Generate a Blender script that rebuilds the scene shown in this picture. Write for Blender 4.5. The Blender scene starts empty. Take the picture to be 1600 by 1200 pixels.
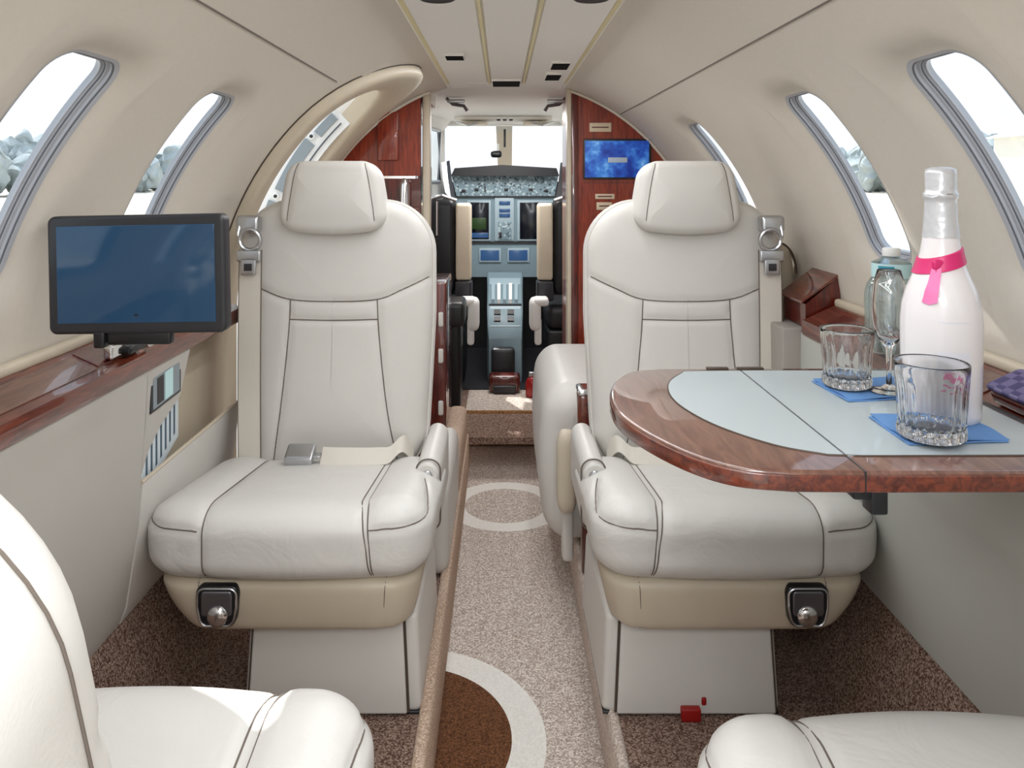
import bpy, bmesh, math, random
from mathutils import Vector, Matrix
from mathutils.bvhtree import BVHTree
import numpy as np
random.seed(7)
SC = bpy.context.scene
COL = SC.collection
# ---------------------------------------------------------------- camera, world, lights, exposure
F = 1212.0                                   # focal length in pixels of the 1600x1200 frame
EYE = Vector((-0.016, 0.0, 1.10))
cd = bpy.data.cameras.new('camera'); cam = bpy.data.objects.new('camera', cd); COL.objects.link(cam)
cd.sensor_fit = 'HORIZONTAL'; cd.sensor_width = 36.0; cd.lens = F / 1600 * 36
cd.shift_x = (800 - 785) / 1600; cd.shift_y = -(600 - 279) / 1600
cd.clip_start = 0.02; cd.clip_end = 500
cam.location = EYE; cam.rotation_euler = (math.radians(90), 0, 0)
SC.camera = cam
SC.view_settings.view_transform = 'Standard'; SC.view_settings.look = 'None'
SC.view_settings.gamma = 1.0; SC.view_settings.exposure = 0.24; SC.view_settings.use_curve_mapping = False
SC.cycles.use_denoising = True
SC.cycles.max_bounces = 12; SC.cycles.diffuse_bounces = 6; SC.cycles.glossy_bounces = 5
SC.cycles.transparent_max_bounces = 16; SC.cycles.transmission_bounces = 12
SC.cycles.caustics_reflective = False; SC.cycles.caustics_refractive = False
SC.cycles.sample_clamp_indirect = 6.0

w = bpy.data.worlds.new('World'); SC.world = w; w.use_nodes = True
nt = w.node_tree; nt.nodes.clear()
tc = nt.nodes.new('ShaderNodeTexCoord'); sp = nt.nodes.new('ShaderNodeSeparateXYZ')
rp = nt.nodes.new('ShaderNodeValToRGB'); bg = nt.nodes.new('ShaderNodeBackground'); wo = nt.nodes.new('ShaderNodeOutputWorld')
nz = nt.nodes.new('ShaderNodeTexNoise'); nz.inputs['Scale'].default_value = 3.0; nz.inputs['Detail'].default_value = 5
mx = nt.nodes.new('ShaderNodeMix'); mx.data_type = 'RGBA'
cr = nt.nodes.new('ShaderNodeValToRGB'); cr.color_ramp.elements[0].position = .42; cr.color_ramp.elements[1].position = .66
nt.links.new(tc.outputs['Generated'], sp.inputs[0]); nt.links.new(sp.outputs['Z'], rp.inputs[0])
nt.links.new(tc.outputs['Generated'], nz.inputs['Vector']); nt.links.new(nz.outputs['Fac'], cr.inputs[0])
e = rp.color_ramp.elements
e[0].position = 0.0; e[0].color = (.84, .90, .95, 1)
e[1].position = 1.0; e[1].color = (.52, .70, .95, 1)
m_ = e.new(.25); m_.color = (.70, .84, .98, 1)
nt.links.new(rp.outputs[0], mx.inputs[6]); mx.inputs[7].default_value = (.95, .97, 1, 1)
nt.links.new(cr.outputs[0], mx.inputs[0])
nt.links.new(mx.outputs[2], bg.inputs[0]); bg.inputs[1].default_value = 1.15
nt.links.new(bg.outputs[0], wo.inputs[0])

sd = bpy.data.lights.new('sun', 'SUN'); sd.energy = 5.0; sd.angle = math.radians(0.6); sd.color = (1, .95, .88)
sun = bpy.data.objects.new('sun', sd); COL.objects.link(sun)
sun.rotation_euler = Vector((0.40, -0.74, -1.0)).to_track_quat('-Z', 'Y').to_euler()

def area(name, loc, size, size_y, power, color, direction=(0, 0, -1)):
    l = bpy.data.lights.new(name, 'AREA'); l.shape = 'RECTANGLE'; l.size = size; l.size_y = size_y
    l.energy = power; l.color = color
    o = bpy.data.objects.new(name, l); COL.objects.link(o); o.location = loc
    return o
WARM = (.96, .98, 1.0)
for s in (-1, 1):                             # cabin wash lights along the ceiling channels
    area('cabin_wash_light', (s * .155, 1.1, 1.452), .05, 3.4, 8.0, WARM)
area('cockpit_fill_light', (0, 4.1, 1.43), .3, .5, 9.0, (1, .98, .95))  # added lamp that brightens the cockpit header, no fixture there
area('aft_fill_light', (0, -.35, 1.44), .4, .7, 12.0, (.96, .98, 1.0))  # added fill lamp behind the camera, unseen and without a fixture

# ---------------------------------------------------------------- materials
def lin(r, g, b):
    f = lambda c: c / 12.92 if c <= .04045 else ((c + .055) / 1.055) ** 2.4
    return (f(r / 255), f(g / 255), f(b / 255), 1)
class NB:
    def __init__(s, name):
        s.m = bpy.data.materials.new(name); s.m.use_nodes = True; s.t = s.m.node_tree
        s.b = s.t.nodes['Principled BSDF']
    def n(s, typ, **k):
        o = s.t.nodes.new(typ)
        for a, v in k.items():
            if a.startswith('i_'): o.inputs[a[2:].replace('_', ' ')].default_value = v
            else: setattr(o, a, v)
        return o
    def l(s, a, b): s.t.links.new(a, b)
    def coord(s, scale=(1, 1, 1)):
        t = s.n('ShaderNodeTexCoord'); mp = s.n('ShaderNodeMapping'); mp.inputs['Scale'].default_value = scale
        s.l(t.outputs['Object'], mp.inputs[0]); return mp.outputs[0]
    def bump(s, h, strength, dist=.001):
        b = s.n('ShaderNodeBump'); b.inputs['Strength'].default_value = strength; b.inputs['Distance'].default_value = dist
        s.l(h, b.inputs['Height']); s.l(b.outputs[0], s.b.inputs['Normal'])
def mat(name, col, rough=.5, metal=0, coat=0, vary=0, vscale=20, bump=0, bscale=400, bdist=.0005, spec=.5, emit=None, es=1):
    q = NB(name); b = q.b
    b.inputs['Base Color'].default_value = col; b.inputs['Roughness'].default_value = rough
    b.inputs['Metallic'].default_value = metal; b.inputs['Coat Weight'].default_value = coat
    b.inputs['Coat Roughness'].default_value = .03; b.inputs['Specular IOR Level'].default_value = spec
    if vary or bump: c = q.coord()
    if vary:
        n = q.n('ShaderNodeTexNoise'); n.inputs['Scale'].default_value = vscale; n.inputs['Detail'].default_value = 4; q.l(c, n.inputs['Vector'])
        m = q.n('ShaderNodeMix', data_type='RGBA'); q.l(n.outputs['Fac'], m.inputs[0])
        m.inputs[6].default_value = tuple(x * (1 - vary) for x in col[:3]) + (1,)
        m.inputs[7].default_value = tuple(min(1, x * (1 + vary)) for x in col[:3]) + (1,)
        q.l(m.outputs[2], b.inputs['Base Color'])
    if bump:
        n = q.n('ShaderNodeTexVoronoi'); n.inputs['Scale'].default_value = bscale; q.l(c, n.inputs['Vector'])
        q.bump(n.outputs['Distance'], bump, bdist)
    if emit:
        b.inputs['Emission Color'].default_value = emit; b.inputs['Emission Strength'].default_value = es
    return q.m
def wood(name, c1, c2, grain=(2, 2, 40), coat=1.0, rough=.3):
    q = NB(name); c = q.coord(grain)
    n = q.n('ShaderNodeTexNoise'); n.inputs['Scale'].default_value = 3; n.inputs['Detail'].default_value = 8; n.inputs['Distortion'].default_value = 1.2
    q.l(c, n.inputs['Vector'])
    r = q.n('ShaderNodeValToRGB'); r.color_ramp.elements[0].position = .35; r.color_ramp.elements[0].color = c1
    r.color_ramp.elements[1].position = .68; r.color_ramp.elements[1].color = c2
    q.l(n.outputs['Fac'], r.inputs[0]); q.l(r.outputs[0], q.b.inputs['Base Color'])
    q.b.inputs['Roughness'].default_value = rough; q.b.inputs['Coat Weight'].default_value = coat; q.b.inputs['Coat Roughness'].default_value = .03
    return q.m
def carpet(name, ca, cb, scale=230, rings=(), fill=None):
    q = NB(name); c = q.coord()
    v = q.n('ShaderNodeTexVoronoi'); v.inputs['Scale'].default_value = scale; q.l(c, v.inputs['Vector'])
    n = q.n('ShaderNodeTexNoise'); n.inputs['Scale'].default_value = scale * .6; n.inputs['Detail'].default_value = 3; q.l(c, n.inputs['Vector'])
    s = q.n('ShaderNodeSeparateColor'); q.l(v.outputs['Color'], s.inputs[0])
    m0 = q.n('ShaderNodeMath', operation='MULTIPLY'); q.l(s.outputs[0], m0.inputs[0]); q.l(n.outputs['Fac'], m0.inputs[1])
    r = q.n('ShaderNodeValToRGB'); r.color_ramp.elements[0].position = .08; r.color_ramp.elements[0].color = ca
    r.color_ramp.elements[1].position = .5; r.color_ramp.elements[1].color = cb
    q.l(m0.outputs[0], r.inputs[0]); out = r.outputs[0]
    for (cx, cy, r0, r1, inner) in rings:
        g = q.n('ShaderNodeNewGeometry'); vs = q.n('ShaderNodeVectorMath', operation='SUBTRACT')
        q.l(g.outputs['Position'], vs.inputs[0]); vs.inputs[1].default_value = (cx, cy, 0)
        vm = q.n('ShaderNodeVectorMath', operation='MULTIPLY'); q.l(vs.outputs[0], vm.inputs[0]); vm.inputs[1].default_value = (1, 1, 0)
        ln = q.n('ShaderNodeVectorMath', operation='LENGTH'); q.l(vm.outputs[0], ln.inputs[0])
        for lim, colr in ((r1, lin(252, 248, 240)), (r0, inner)):  # cream inlay ring, whitened so the sunlit aisle is in its colour
            lt = q.n('ShaderNodeMath', operation='LESS_THAN'); q.l(ln.outputs['Value'], lt.inputs[0]); lt.inputs[1].default_value = lim
            mm = q.n('ShaderNodeMix', data_type='RGBA'); q.l(lt.outputs[0], mm.inputs[0]); q.l(out, mm.inputs[6])
            if colr is None: q.l(r.outputs[0], mm.inputs[7])
            else:
                m2 = q.n('ShaderNodeMix', data_type='RGBA'); m2.blend_type = 'MIX'; q.l(m0.outputs[0], m2.inputs[0])
                m2.inputs[6].default_value = tuple(x * (.85 if colr[0] > .5 else .4) for x in colr[:3]) + (1,); m2.inputs[7].default_value = tuple(min(1, x * (1.15 if colr[0] > .5 else 2.0)) for x in colr[:3]) + (1,)
                q.l(m2.outputs[2], mm.inputs[7])
            out = mm.outputs[2]
    q.l(out, q.b.inputs['Base Color']); q.b.inputs['Roughness'].default_value = .95; q.b.inputs['Specular IOR Level'].default_value = .1
    q.bump(v.outputs['Distance'], .8, .003)
    return q.m
def glass(name, col=(1, 1, 1, 1), rough=0.0, ior=1.48):
    q = NB(name); b = q.b
    b.inputs['Base Color'].default_value = col; b.inputs['Roughness'].default_value = rough
    b.inputs['Transmission Weight'].default_value = 1; b.inputs['IOR'].default_value = ior
    return q.m
def pane_mat(name, tint=(.93, .97, 1, 1), refl=.06):
    q = NB(name); t = q.t; t.nodes.remove(q.b)
    tr = q.n('ShaderNodeBsdfTransparent'); tr.inputs[0].default_value = tint
    gl = q.n('ShaderNodeBsdfGlossy'); gl.inputs['Roughness'].default_value = .02
    mx = q.n('ShaderNodeMixShader'); mx.inputs[0].default_value = refl
    q.l(tr.outputs[0], mx.inputs[1]); q.l(gl.outputs[0], mx.inputs[2])
    q.l(mx.outputs[0], t.nodes['Material Output'].inputs[0]); return q.m

M = {}
M['liner'] = mat('liner', lin(212, 205, 194), .85, vary=.03, vscale=90, bump=.15, bscale=500, spec=.2)
M['ceil'] = mat('ceiling_panel', lin(243, 241, 237), .6, spec=.3)
M['ceil_warm'] = mat('ceiling_edge', lin(232, 222, 180), .6)
M['leather'] = mat('leather_ivory', lin(212, 209, 204), .42, vary=.02, vscale=30, bump=.12, bscale=420)
M['leather_tan'] = mat('leather_tan', lin(204, 192, 172), .45, vary=.03, vscale=30, bump=.12, bscale=420)
M['seam'] = mat('seam_thread', lin(108, 98, 90), .7)
M['piping'] = mat('piping', lin(74, 62, 52), .5)
M['belt'] = mat('belt_webbing', lin(214, 208, 198), .7, bump=.4, bscale=700)
M['wood'] = wood('wood_gloss', lin(74, 28, 18), lin(124, 56, 34), (30, 3, 30))
M['wood_top'] = wood('wood_gloss_top', lin(92, 58, 46), lin(122, 84, 68), (22, 3, 22))
M['wood_red'] = wood('wood_red', lin(108, 30, 14), lin(158, 60, 30), (40, 40, 3), coat=.5)
M['wood_dark'] = wood('wood_dark', lin(60, 14, 10), lin(112, 34, 22), (40, 40, 3))
M['side'] = mat('side_panel', lin(188, 184, 178), .6, vary=.02)
M['side_r'] = mat('side_panel_r', lin(188, 190, 184), .6, vary=.02)
M['carpet'] = carpet('carpet', lin(92, 68, 58), lin(176, 152, 138), 330)
M['carpet_edge'] = carpet('carpet_edge', lin(186, 158, 136), lin(228, 206, 188), 330)
M['carpet_aisle'] = carpet('carpet_aisle', lin(168, 152, 142), lin(242, 232, 222), 300,
                           rings=((-.005, 2.97, .155, .222, None), (-.25, 1.73, .255, .332, lin(118, 80, 56))))
M['carpet_step'] = carpet('carpet_step', lin(104, 70, 40), lin(168, 122, 78), 300)
M['chrome'] = mat('chrome', (.82, .82, .84, 1), .12, 1)
M['metal'] = mat('metal_grey', (.55, .56, .58, 1), .3, 1)
M['pewter'] = mat('pewter', (.22, .22, .24, 1), .3, .8)
M['black'] = mat('black_plastic', lin(24, 25, 28), .35)
M['dark'] = mat('dark_recess', lin(16, 15, 15), .9, spec=.1)
M['bezel'] = mat('bezel', lin(40, 40, 44), .4)
M['grey_trim'] = mat('grey_trim', lin(176, 178, 184), .35)
M['grey_dark'] = mat('grey_dark', lin(96, 98, 104), .4)
M['white'] = mat('white_paint', lin(238, 238, 236), .4)
M['slot'] = mat('slot_grey', lin(140, 150, 156), .5)
M['pane'] = pane_mat('pane')
M['glass'] = glass('crystal')
M['blueglass'] = pane_mat('water_bottle', (.90, .98, 1, 1), .30)
M['table_inlay'] = mat('table_inlay', lin(176, 186, 190), .28, coat=.3)
M['red'] = mat('red_plastic', lin(150, 20, 18), .4)
M['napkin'] = mat('napkin_blue', lin(98, 142, 196), .8, vary=.06, vscale=60, bump=.3, bscale=500)
M['bottle'] = mat('bottle_white', lin(236, 232, 234), .25, coat=.6)
M['foil'] = mat('foil_silver', lin(214, 216, 220), .3, .35, bump=.5, bscale=120, bdist=.001)
M['pink'] = mat('pink_ribbon', lin(214, 40, 112), .35)
M['pink_l'] = mat('pink_ribbon_light', lin(232, 120, 178), .4)
M['teal'] = mat('teal_cap', lin(60, 150, 176), .35)
M['teal_l'] = mat('teal_label', lin(196, 232, 236), .4)

# ---------------------------------------------------------------- object helpers
def link(o): COL.objects.link(o); return o
def thing(name, label, cat, loc=(0, 0, 0), rotz=0.0, group=None, kind=None):
    o = link(bpy.data.objects.new(name, None)); o.empty_display_size = .05
    o.location = loc; o.rotation_euler = (0, 0, rotz)
    if label: o['label'] = label
    if cat: o['category'] = cat
    if group: o['group'] = group
    if kind: o['kind'] = kind
    o['_inv'] = 0 if rotz else 1
    return o
def mk(name, vf, m, parent=None, local=False, smooth=True, label=None, cat=None, group=None, kind=None, sharp=35):
    V, Fc = vf
    me = bpy.data.meshes.new(name); me.from_pydata([tuple(v) for v in V], [], [tuple(f) for f in Fc]); me.validate(); me.update()
    me.materials.append(m)
    if smooth:
        me.shade_smooth()
        try: me.set_sharp_from_angle(angle=math.radians(sharp))
        except Exception: pass
    o = link(bpy.data.objects.new(name, me))
    if parent is not None:
        o.parent = parent
        if not local and parent.type == 'EMPTY':
            o.matrix_parent_inverse = Matrix.LocRotScale(parent.location, parent.rotation_euler, None).inverted()
    if label: o['label'] = label
    if cat: o['category'] = cat
    if group: o['group'] = group
    if kind: o['kind'] = kind
    return o
def struct(name, vf, m, smooth=True, sharp=35): return mk(name, vf, m, smooth=smooth, kind='structure', sharp=sharp)
def join(*ms):
    V, Fc = [], []
    for v, f in ms:
        n = len(V); V += [tuple(p) for p in v]; Fc += [tuple(i + n for i in q) for q in f]
    return V, Fc
def xf(vf, mtx): return [tuple(mtx @ Vector(v)) for v in vf[0]], vf[1]
def mir(vf): return [(-v[0], v[1], v[2]) for v in vf[0]], [tuple(reversed(f)) for f in vf[1]]
def rbox(c, h, r, n=3, warp=None, res=None):
    """rounded box: centre, half sizes, radius (float or 3), n segments in each rounding, res = grid step on flats"""
    h = list(h); r = [min(r, k * .999) if not hasattr(r, '__len__') else min(r[i], h[i] * .999) for i, k in enumerate(h)]
    def ax(i):
        a = h[i] - r[i]; o = [-h[i] + r[i] * (1 - math.cos(math.pi / 2 * k / n)) for k in range(n)]
        # angle spacing so the roundings are even
        k_in = max(1, int(round(2 * a / res))) if res else 1
        mid = [-a + 2 * a * k / k_in for k in range(k_in + 1)] if a > 1e-6 else [0.0]
        return o + mid + [-x for x in reversed(o)]
    X = [ax(0), ax(1), ax(2)]
    V, idx, Fc = [], {}, []
    def vert(i, j, k):
        key = (i, j, k)
        if key in idx: return idx[key]
        p = [X[0][i], X[1][j], X[2][k]]; q = [0] * 3; d = [0] * 3
        for a in range(3):
            lim = h[a] - r[a]; q[a] = max(-lim, min(lim, p[a])); d[a] = (p[a] - q[a]) / max(r[a], 1e-9)
        # p lies on the box surface: redistribute
        L = math.sqrt(sum(x * x for x in d)) or 1
        v = [c[a] + q[a] + d[a] / L * r[a] for a in range(3)]
        idx[key] = len(V); V.append(warp(v) if warp else tuple(v)); return idx[key]
    n0, n1, n2 = len(X[0]) - 1, len(X[1]) - 1, len(X[2]) - 1
    for k, fl in ((0, 1), (n2, 0)):
        for i in range(n0):
            for j in range(n1):
                q = [vert(i, j, k), vert(i + 1, j, k), vert(i + 1, j + 1, k), vert(i, j + 1, k)]
                Fc.append(q[::-1] if fl else q)
    for j, fl in ((0, 0), (n1, 1)):
        for i in range(n0):
            for k in range(n2):
                q = [vert(i, j, k), vert(i + 1, j, k), vert(i + 1, j, k + 1), vert(i, j, k + 1)]
                Fc.append(q[::-1] if fl else q)
    for i, fl in ((0, 1), (n0, 0)):
        for j in range(n1):
            for k in range(n2):
                q = [vert(i, j, k), vert(i, j + 1, k), vert(i, j + 1, k + 1), vert(i, j, k + 1)]
                Fc.append(q[::-1] if fl else q)
    return V, Fc
def bx(x0, x1, y0, y1, z0, z1, r=0.0, n=2):
    c = ((x0 + x1) / 2, (y0 + y1) / 2, (z0 + z1) / 2); h = (abs(x1 - x0) / 2, abs(y1 - y0) / 2, abs(z1 - z0) / 2)
    if r > 0: return rbox(c, h, min(r, min(h) * .95), n)
    V = [(x, y, z) for x in (x0, x1) for y in (y0, y1) for z in (z0, z1)]
    return V, [(0, 1, 3, 2), (4, 6, 7, 5), (0, 4, 5, 1), (2, 3, 7, 6), (0, 2, 6, 4), (1, 5, 7, 3)]
def tube(pts, r, seg=8, closed=False):
    pts = [Vector(p) for p in pts]; V, Fc = [], []; n = len(pts)
    up = None
    for i, p in enumerate(pts):
        a = pts[(i - 1) % n] if (closed or i) else p; b = pts[(i + 1) % n] if (closed or i < n - 1) else p
        t = (b - a).normalized()
        if up is None or abs(up.dot(t)) > .99: up = Vector((0, 0, 1)) if abs(t.z) < .9 else Vector((1, 0, 0))
        s = t.cross(up).normalized(); up = s.cross(t).normalized()
        rr = r[i] if hasattr(r, '__len__') else r
        for k in range(seg):
            an = 2 * math.pi * k / seg; V.append(tuple(p + s * math.cos(an) * rr + up * math.sin(an) * rr))
    m = n if closed else n - 1
    for i in range(m):
        for k in range(seg):
            a, b = i * seg + k, i * seg + (k + 1) % seg; c, d = ((i + 1) % n) * seg + (k + 1) % seg, ((i + 1) % n) * seg + k
            Fc.append((a, b, c, d))
    if not closed: Fc.append(tuple(range(seg))[::-1]); Fc.append(tuple((n - 1) * seg + k for k in range(seg)))
    return V, Fc
def lathe(prof, c=(0, 0, 0), seg=48, mod=None):
    V, Fc = [], []
    for (r, z) in prof:
        for k in range(seg):
            a = 2 * math.pi * k / seg; rr = r * (mod(a, z, r) if mod else 1)
            V.append((c[0] + rr * math.cos(a), c[1] + rr * math.sin(a), c[2] + z))
    for i in range(len(prof) - 1):
        for k in range(seg):
            Fc.append((i * seg + k, i * seg + (k + 1) % seg, (i + 1) * seg + (k + 1) % seg, (i + 1) * seg + k))
    if prof[0][0] > 1e-6: Fc.append(tuple(range(seg))[::-1])
    if prof[-1][0] > 1e-6: Fc.append(tuple((len(prof) - 1) * seg + k for k in range(seg)))
    return V, Fc
def disc_y(c, r, t, seg=24):           # short cylinder with its axis along y
    return xf(lathe([(r * .9, -t / 2), (r, -t / 2 + t * .15), (r, t / 2 - t * .15), (r * .9, t / 2)], seg=seg), Matrix.Translation(c) @ Matrix.Rotation(math.radians(90), 4, 'X'))
def prism(outline, z0, z1, bev=0.0, n=3):
    """outline list of (x,y) counter-clockwise extruded in z with rounded edges"""
    c = np.array(outline, float); N = len(c)
    nx = np.roll(c, -1, 0) - np.roll(c, 1, 0); nr = np.stack([nx[:, 1], -nx[:, 0]], 1); nr /= np.linalg.norm(nr, axis=1)[:, None] + 1e-12
    prof = [(0, z0), (0, z1)] if bev <= 0 else \
        [(-bev + bev * math.sin(math.pi / 2 * k / n), z0 + bev - bev * math.cos(math.pi / 2 * k / n)) for k in range(n + 1)] + \
        [(-bev + bev * math.cos(math.pi / 2 * k / n), z1 - bev + bev * math.sin(math.pi / 2 * k / n)) for k in range(n + 1)]
    V, Fc = [], []
    for d, z in prof:
        for i in range(N): V.append((c[i, 0] + nr[i, 0] * d, c[i, 1] + nr[i, 1] * d, z))
    for j in range(len(prof) - 1):
        for i in range(N): Fc.append((j * N + i, j * N + (i + 1) % N, (j + 1) * N + (i + 1) % N, (j + 1) * N + i))
    Fc.append(tuple(range(N))[::-1]); Fc.append(tuple((len(prof) - 1) * N + i for i in range(N)))
    return V, Fc
def extr(profile, y0, y1):             # (x,z) polygon extruded along y
    N = len(profile); V = [(x, y0, z) for x, z in profile] + [(x, y1, z) for x, z in profile]
    return V, [(i, (i + 1) % N, N + (i + 1) % N, N + i) for i in range(N)] + [tuple(range(N))[::-1], tuple(range(N, 2 * N))]
def rrect(hw, hh, r, nc=10, ns=12):
    """rounded rectangle contour, constant point count: nc per corner, ns per side"""
    r = max(1e-5, min(r, hw, hh)); P = []
    cs = [(hw - r, hh - r, 0), (-(hw - r), hh - r, 90), (-(hw - r), -(hh - r), 180), (hw - r, -(hh - r), 270)]
    for k in range(4):
        cx, cy, a0 = cs[k]; nx_, ny_, a1 = cs[(k + 1) % 4]
        for i in range(nc + 1):
            a = math.radians(a0 + 90 * i / nc); P.append((cx + r * math.cos(a), cy + r * math.sin(a)))
        p = P[-1]; a = math.radians(a1); q = (nx_ + r * math.cos(a), ny_ + r * math.sin(a))
        for i in range(1, ns): P.append((p[0] + (q[0] - p[0]) * i / ns, p[1] + (q[1] - p[1]) * i / ns))
    return P
def loft(rings, closed=True):
    V, Fc = [], []; n = len(rings[0])
    for r in rings: V += [tuple(p) for p in r]
    m = n if closed else n - 1
    for j in range(len(rings) - 1):
        for i in range(m): Fc.append((j * n + i, j * n + (i + 1) % n, (j + 1) * n + (i + 1) % n, (j + 1) * n + i))
    return V, Fc
def pad(hw, hh, t, rc, re, puff=.0, step=.008, warp=None, nc=12, ns=60):
    """cushion: rounded-rect outline in x,z; thickness t along y (front at y=0 faces -y), edge rounding re, centre puffed"""
    rings = []; mn = min(hw, hh)
    def ring(d, y):
        return [(px, y, pz) for px, pz in rrect(hw - d, hh - d, max(rc - d, .0005), nc, ns)]
    inner = [d for d in np.arange(mn * .999, re, -step)]
    for d in inner: rings.append(ring(d, -puff * (1 - (1 - (d - re) / (mn - re)) ** 2)))
    for k in range(7):
        a = math.pi / 2 * k / 6; rings.append(ring(re * (1 - math.sin(a)), re * (1 - math.cos(a))))
    for k in range(7):
        a = math.pi / 2 * k / 6; rings.append(ring(re * (1 - math.cos(a)), t - re + re * math.sin(a)))
    rings.append(ring(mn * .999, t))
    V, Fc = loft(rings)
    if warp: V = [warp(v) for v in V]
    return V, Fc
def seams(vf, lines, depth=.003, width=.007, r=.0014):
    """lines: lists of (origin, direction) rays from INSIDE or outside; carve grooves, return (vf, seam tubes)"""
    V, Fc = vf; V = np.array(V, float)
    bvh = BVHTree.FromPolygons([Vector(v) for v in V], Fc)
    me = bpy.data.meshes.new('tmp'); me.from_pydata([tuple(v) for v in V], [], [tuple(f) for f in Fc]); me.update()
    N = np.zeros(len(V) * 3); me.vertices.foreach_get('normal', N); N = N.reshape(-1, 3); bpy.data.meshes.remove(me)
    tubes = []; off = np.zeros(len(V))
    for ln in lines:
        pts = []
        for o, d in ln:
            hit = bvh.ray_cast(Vector(o), Vector(d).normalized())
            if hit[0] is not None: pts.append(np.array(hit[0]))
        if len(pts) < 2: continue
        P = np.array(pts)
        if len(P) > 6:
            for _ in range(2): P[1:-1] = (P[:-2] + 2 * P[1:-1] + P[2:]) / 4
        A, B = P[:-1], P[1:]
        dmin = np.full(len(V), 1e9); lo = P.min(0) - .03; hi = P.max(0) + .03
        sel = np.where(((V > lo) & (V < hi)).all(1))[0]
        for a, b in zip(A, B):
            ab = b - a; L = (ab * ab).sum() + 1e-12
            tt = np.clip(((V[sel] - a) @ ab) / L, 0, 1); dd = np.linalg.norm(V[sel] - (a + tt[:, None] * ab), axis=1)
            dmin[sel] = np.minimum(dmin[sel], dd)
        off = np.maximum(off, depth * np.exp(-(dmin / width) ** 2)); tubes.append(P)
    V2 = V - N * off[:, None]
    out = []
    b2 = BVHTree.FromPolygons([Vector(v) for v in V2], Fc)
    for P in tubes:
        Q = []
        for p in P:
            h = bvh.find_nearest(Vector(p)); Q.append(tuple(h[0] - h[1] * (depth - r * .5)))
        out.append(tube(Q, r, 6))
    return ([tuple(v) for v in V2], Fc), out

# ---------------------------------------------------------------- cabin shell
R, ZC = .80, .70
U_TOP = R * math.acos(.235 / R); U_SEAM = R * math.acos(.456 / R); U_W = .426
Y0, Y1 = -1.0, 3.12
def P(s, u, y, h=0.0):
    if u >= 0: a = u / R; return (s * (R + h) * math.cos(a), y, ZC + (R + h) * math.sin(a))
    return (s * (R + h), y, ZC + u)
def sgrid(s, y0, y1, u0, u1, h=0.0, ny=None, nu=None):
    ny = ny or max(1, int((y1 - y0) / .06)); nu = nu or max(1, int((u1 - u0) / .02))
    return loft([[P(s, u0 + (u1 - u0) * j / nu, y0 + (y1 - y0) * i / ny, h) for j in range(nu + 1)] for i in range(ny + 1)], False)
WIN = {1: [-.395, .10, .595, 1.088, 1.583, 2.44], -1: [-.395, .10, .595, 1.088, 1.583]}
WH, WU = .088, .197
def wring(s, yc, d, h, r=None):
    return [P(s, U_W + b, yc + a, h) for a, b in rrect(WH + d, WU + d, (.048 + d) if r is None else r, 8, 27)]
DY0, DY1, DU = 2.25, 2.74, .825
def strip(s, a, b): return [sgrid(s, a, b, -.72, U_W - .27), sgrid(s, a, b, U_W - .27, U_W + .27, nu=27), sgrid(s, a, b, U_W + .27, U_TOP)]
def weld(o):
    bm = bmesh.new(); bm.from_mesh(o.data); bmesh.ops.remove_doubles(bm, verts=bm.verts, dist=.0002); bmesh.ops.recalc_face_normals(bm, faces=bm.faces); bm.to_mesh(o.data); bm.free(); o.data.shade_smooth()
def wall(s):
    ms = []; cur = Y0
    for yc in WIN[s]:
        a, b = yc - .17, yc + .17
        if a > cur: ms += strip(s, cur, a)
        ms.append(sgrid(s, a, b, -.72, U_W - .27, ny=27)); ms.append(sgrid(s, a, b, U_W + .27, U_TOP, ny=27))
        rings = [wring(s, yc, d, h) for d, h in ((0, .016), (.006, .0150), (.014, .012), (.024, .0075), (.036, .004), (.05, .0012), (.065, 0))]
        rings.append([P(s, U_W + q, yc + p, 0) for p, q in rrect(.17, .27, .00001, 8, 27)])
        ms.append(loft(rings)); cur = b
    if s > 0: ms += strip(s, cur, Y1)
    else:
        ms += strip(s, cur, DY0 - .09); ms += strip(s, DY1 + .09, Y1)
        ms.append(loft([door_path(s, d, 0, .2) for d in (0, .02, .05)] + [door_path(s, .09, 0, .002)], False))
        ms.append(sgrid(s, DY0 - .09, DY1 + .09, DU + .09, U_TOP))
    return join(*ms)
def door_path(s, d, h, r):
    y0, y1, u1 = DY0 - d, DY1 + d, DU + d; pts = []; r2 = r + .10 if r > .01 else r
    for i in range(41): pts.append((y0, -.72 + (u1 - r + .72) * i / 40))
    for i in range(1, 13): a = math.pi - math.pi / 2 * i / 12; pts.append((y0 + r + r * math.cos(a), u1 - r + r * math.sin(a)))
    for i in range(1, 9): pts.append((y0 + r + (y1 - y0 - r - r2) * i / 8, u1))
    for i in range(1, 13): a = math.pi / 2 - math.pi / 2 * i / 12; pts.append((y1 - r2 + r2 * math.cos(a), u1 - r2 + r2 * math.sin(a)))
    for i in range(1, 41): pts.append((y1, u1 - r2 - (u1 - r2 + .72) * i / 40))
    return [P(s, u, y, h) for y, u in pts]
wl = struct('wall_left', wall(-1), M['liner'], sharp=60)
wr = struct('wall_right', wall(1), M['liner'], sharp=60)
weld(wl); weld(wr)
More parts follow.
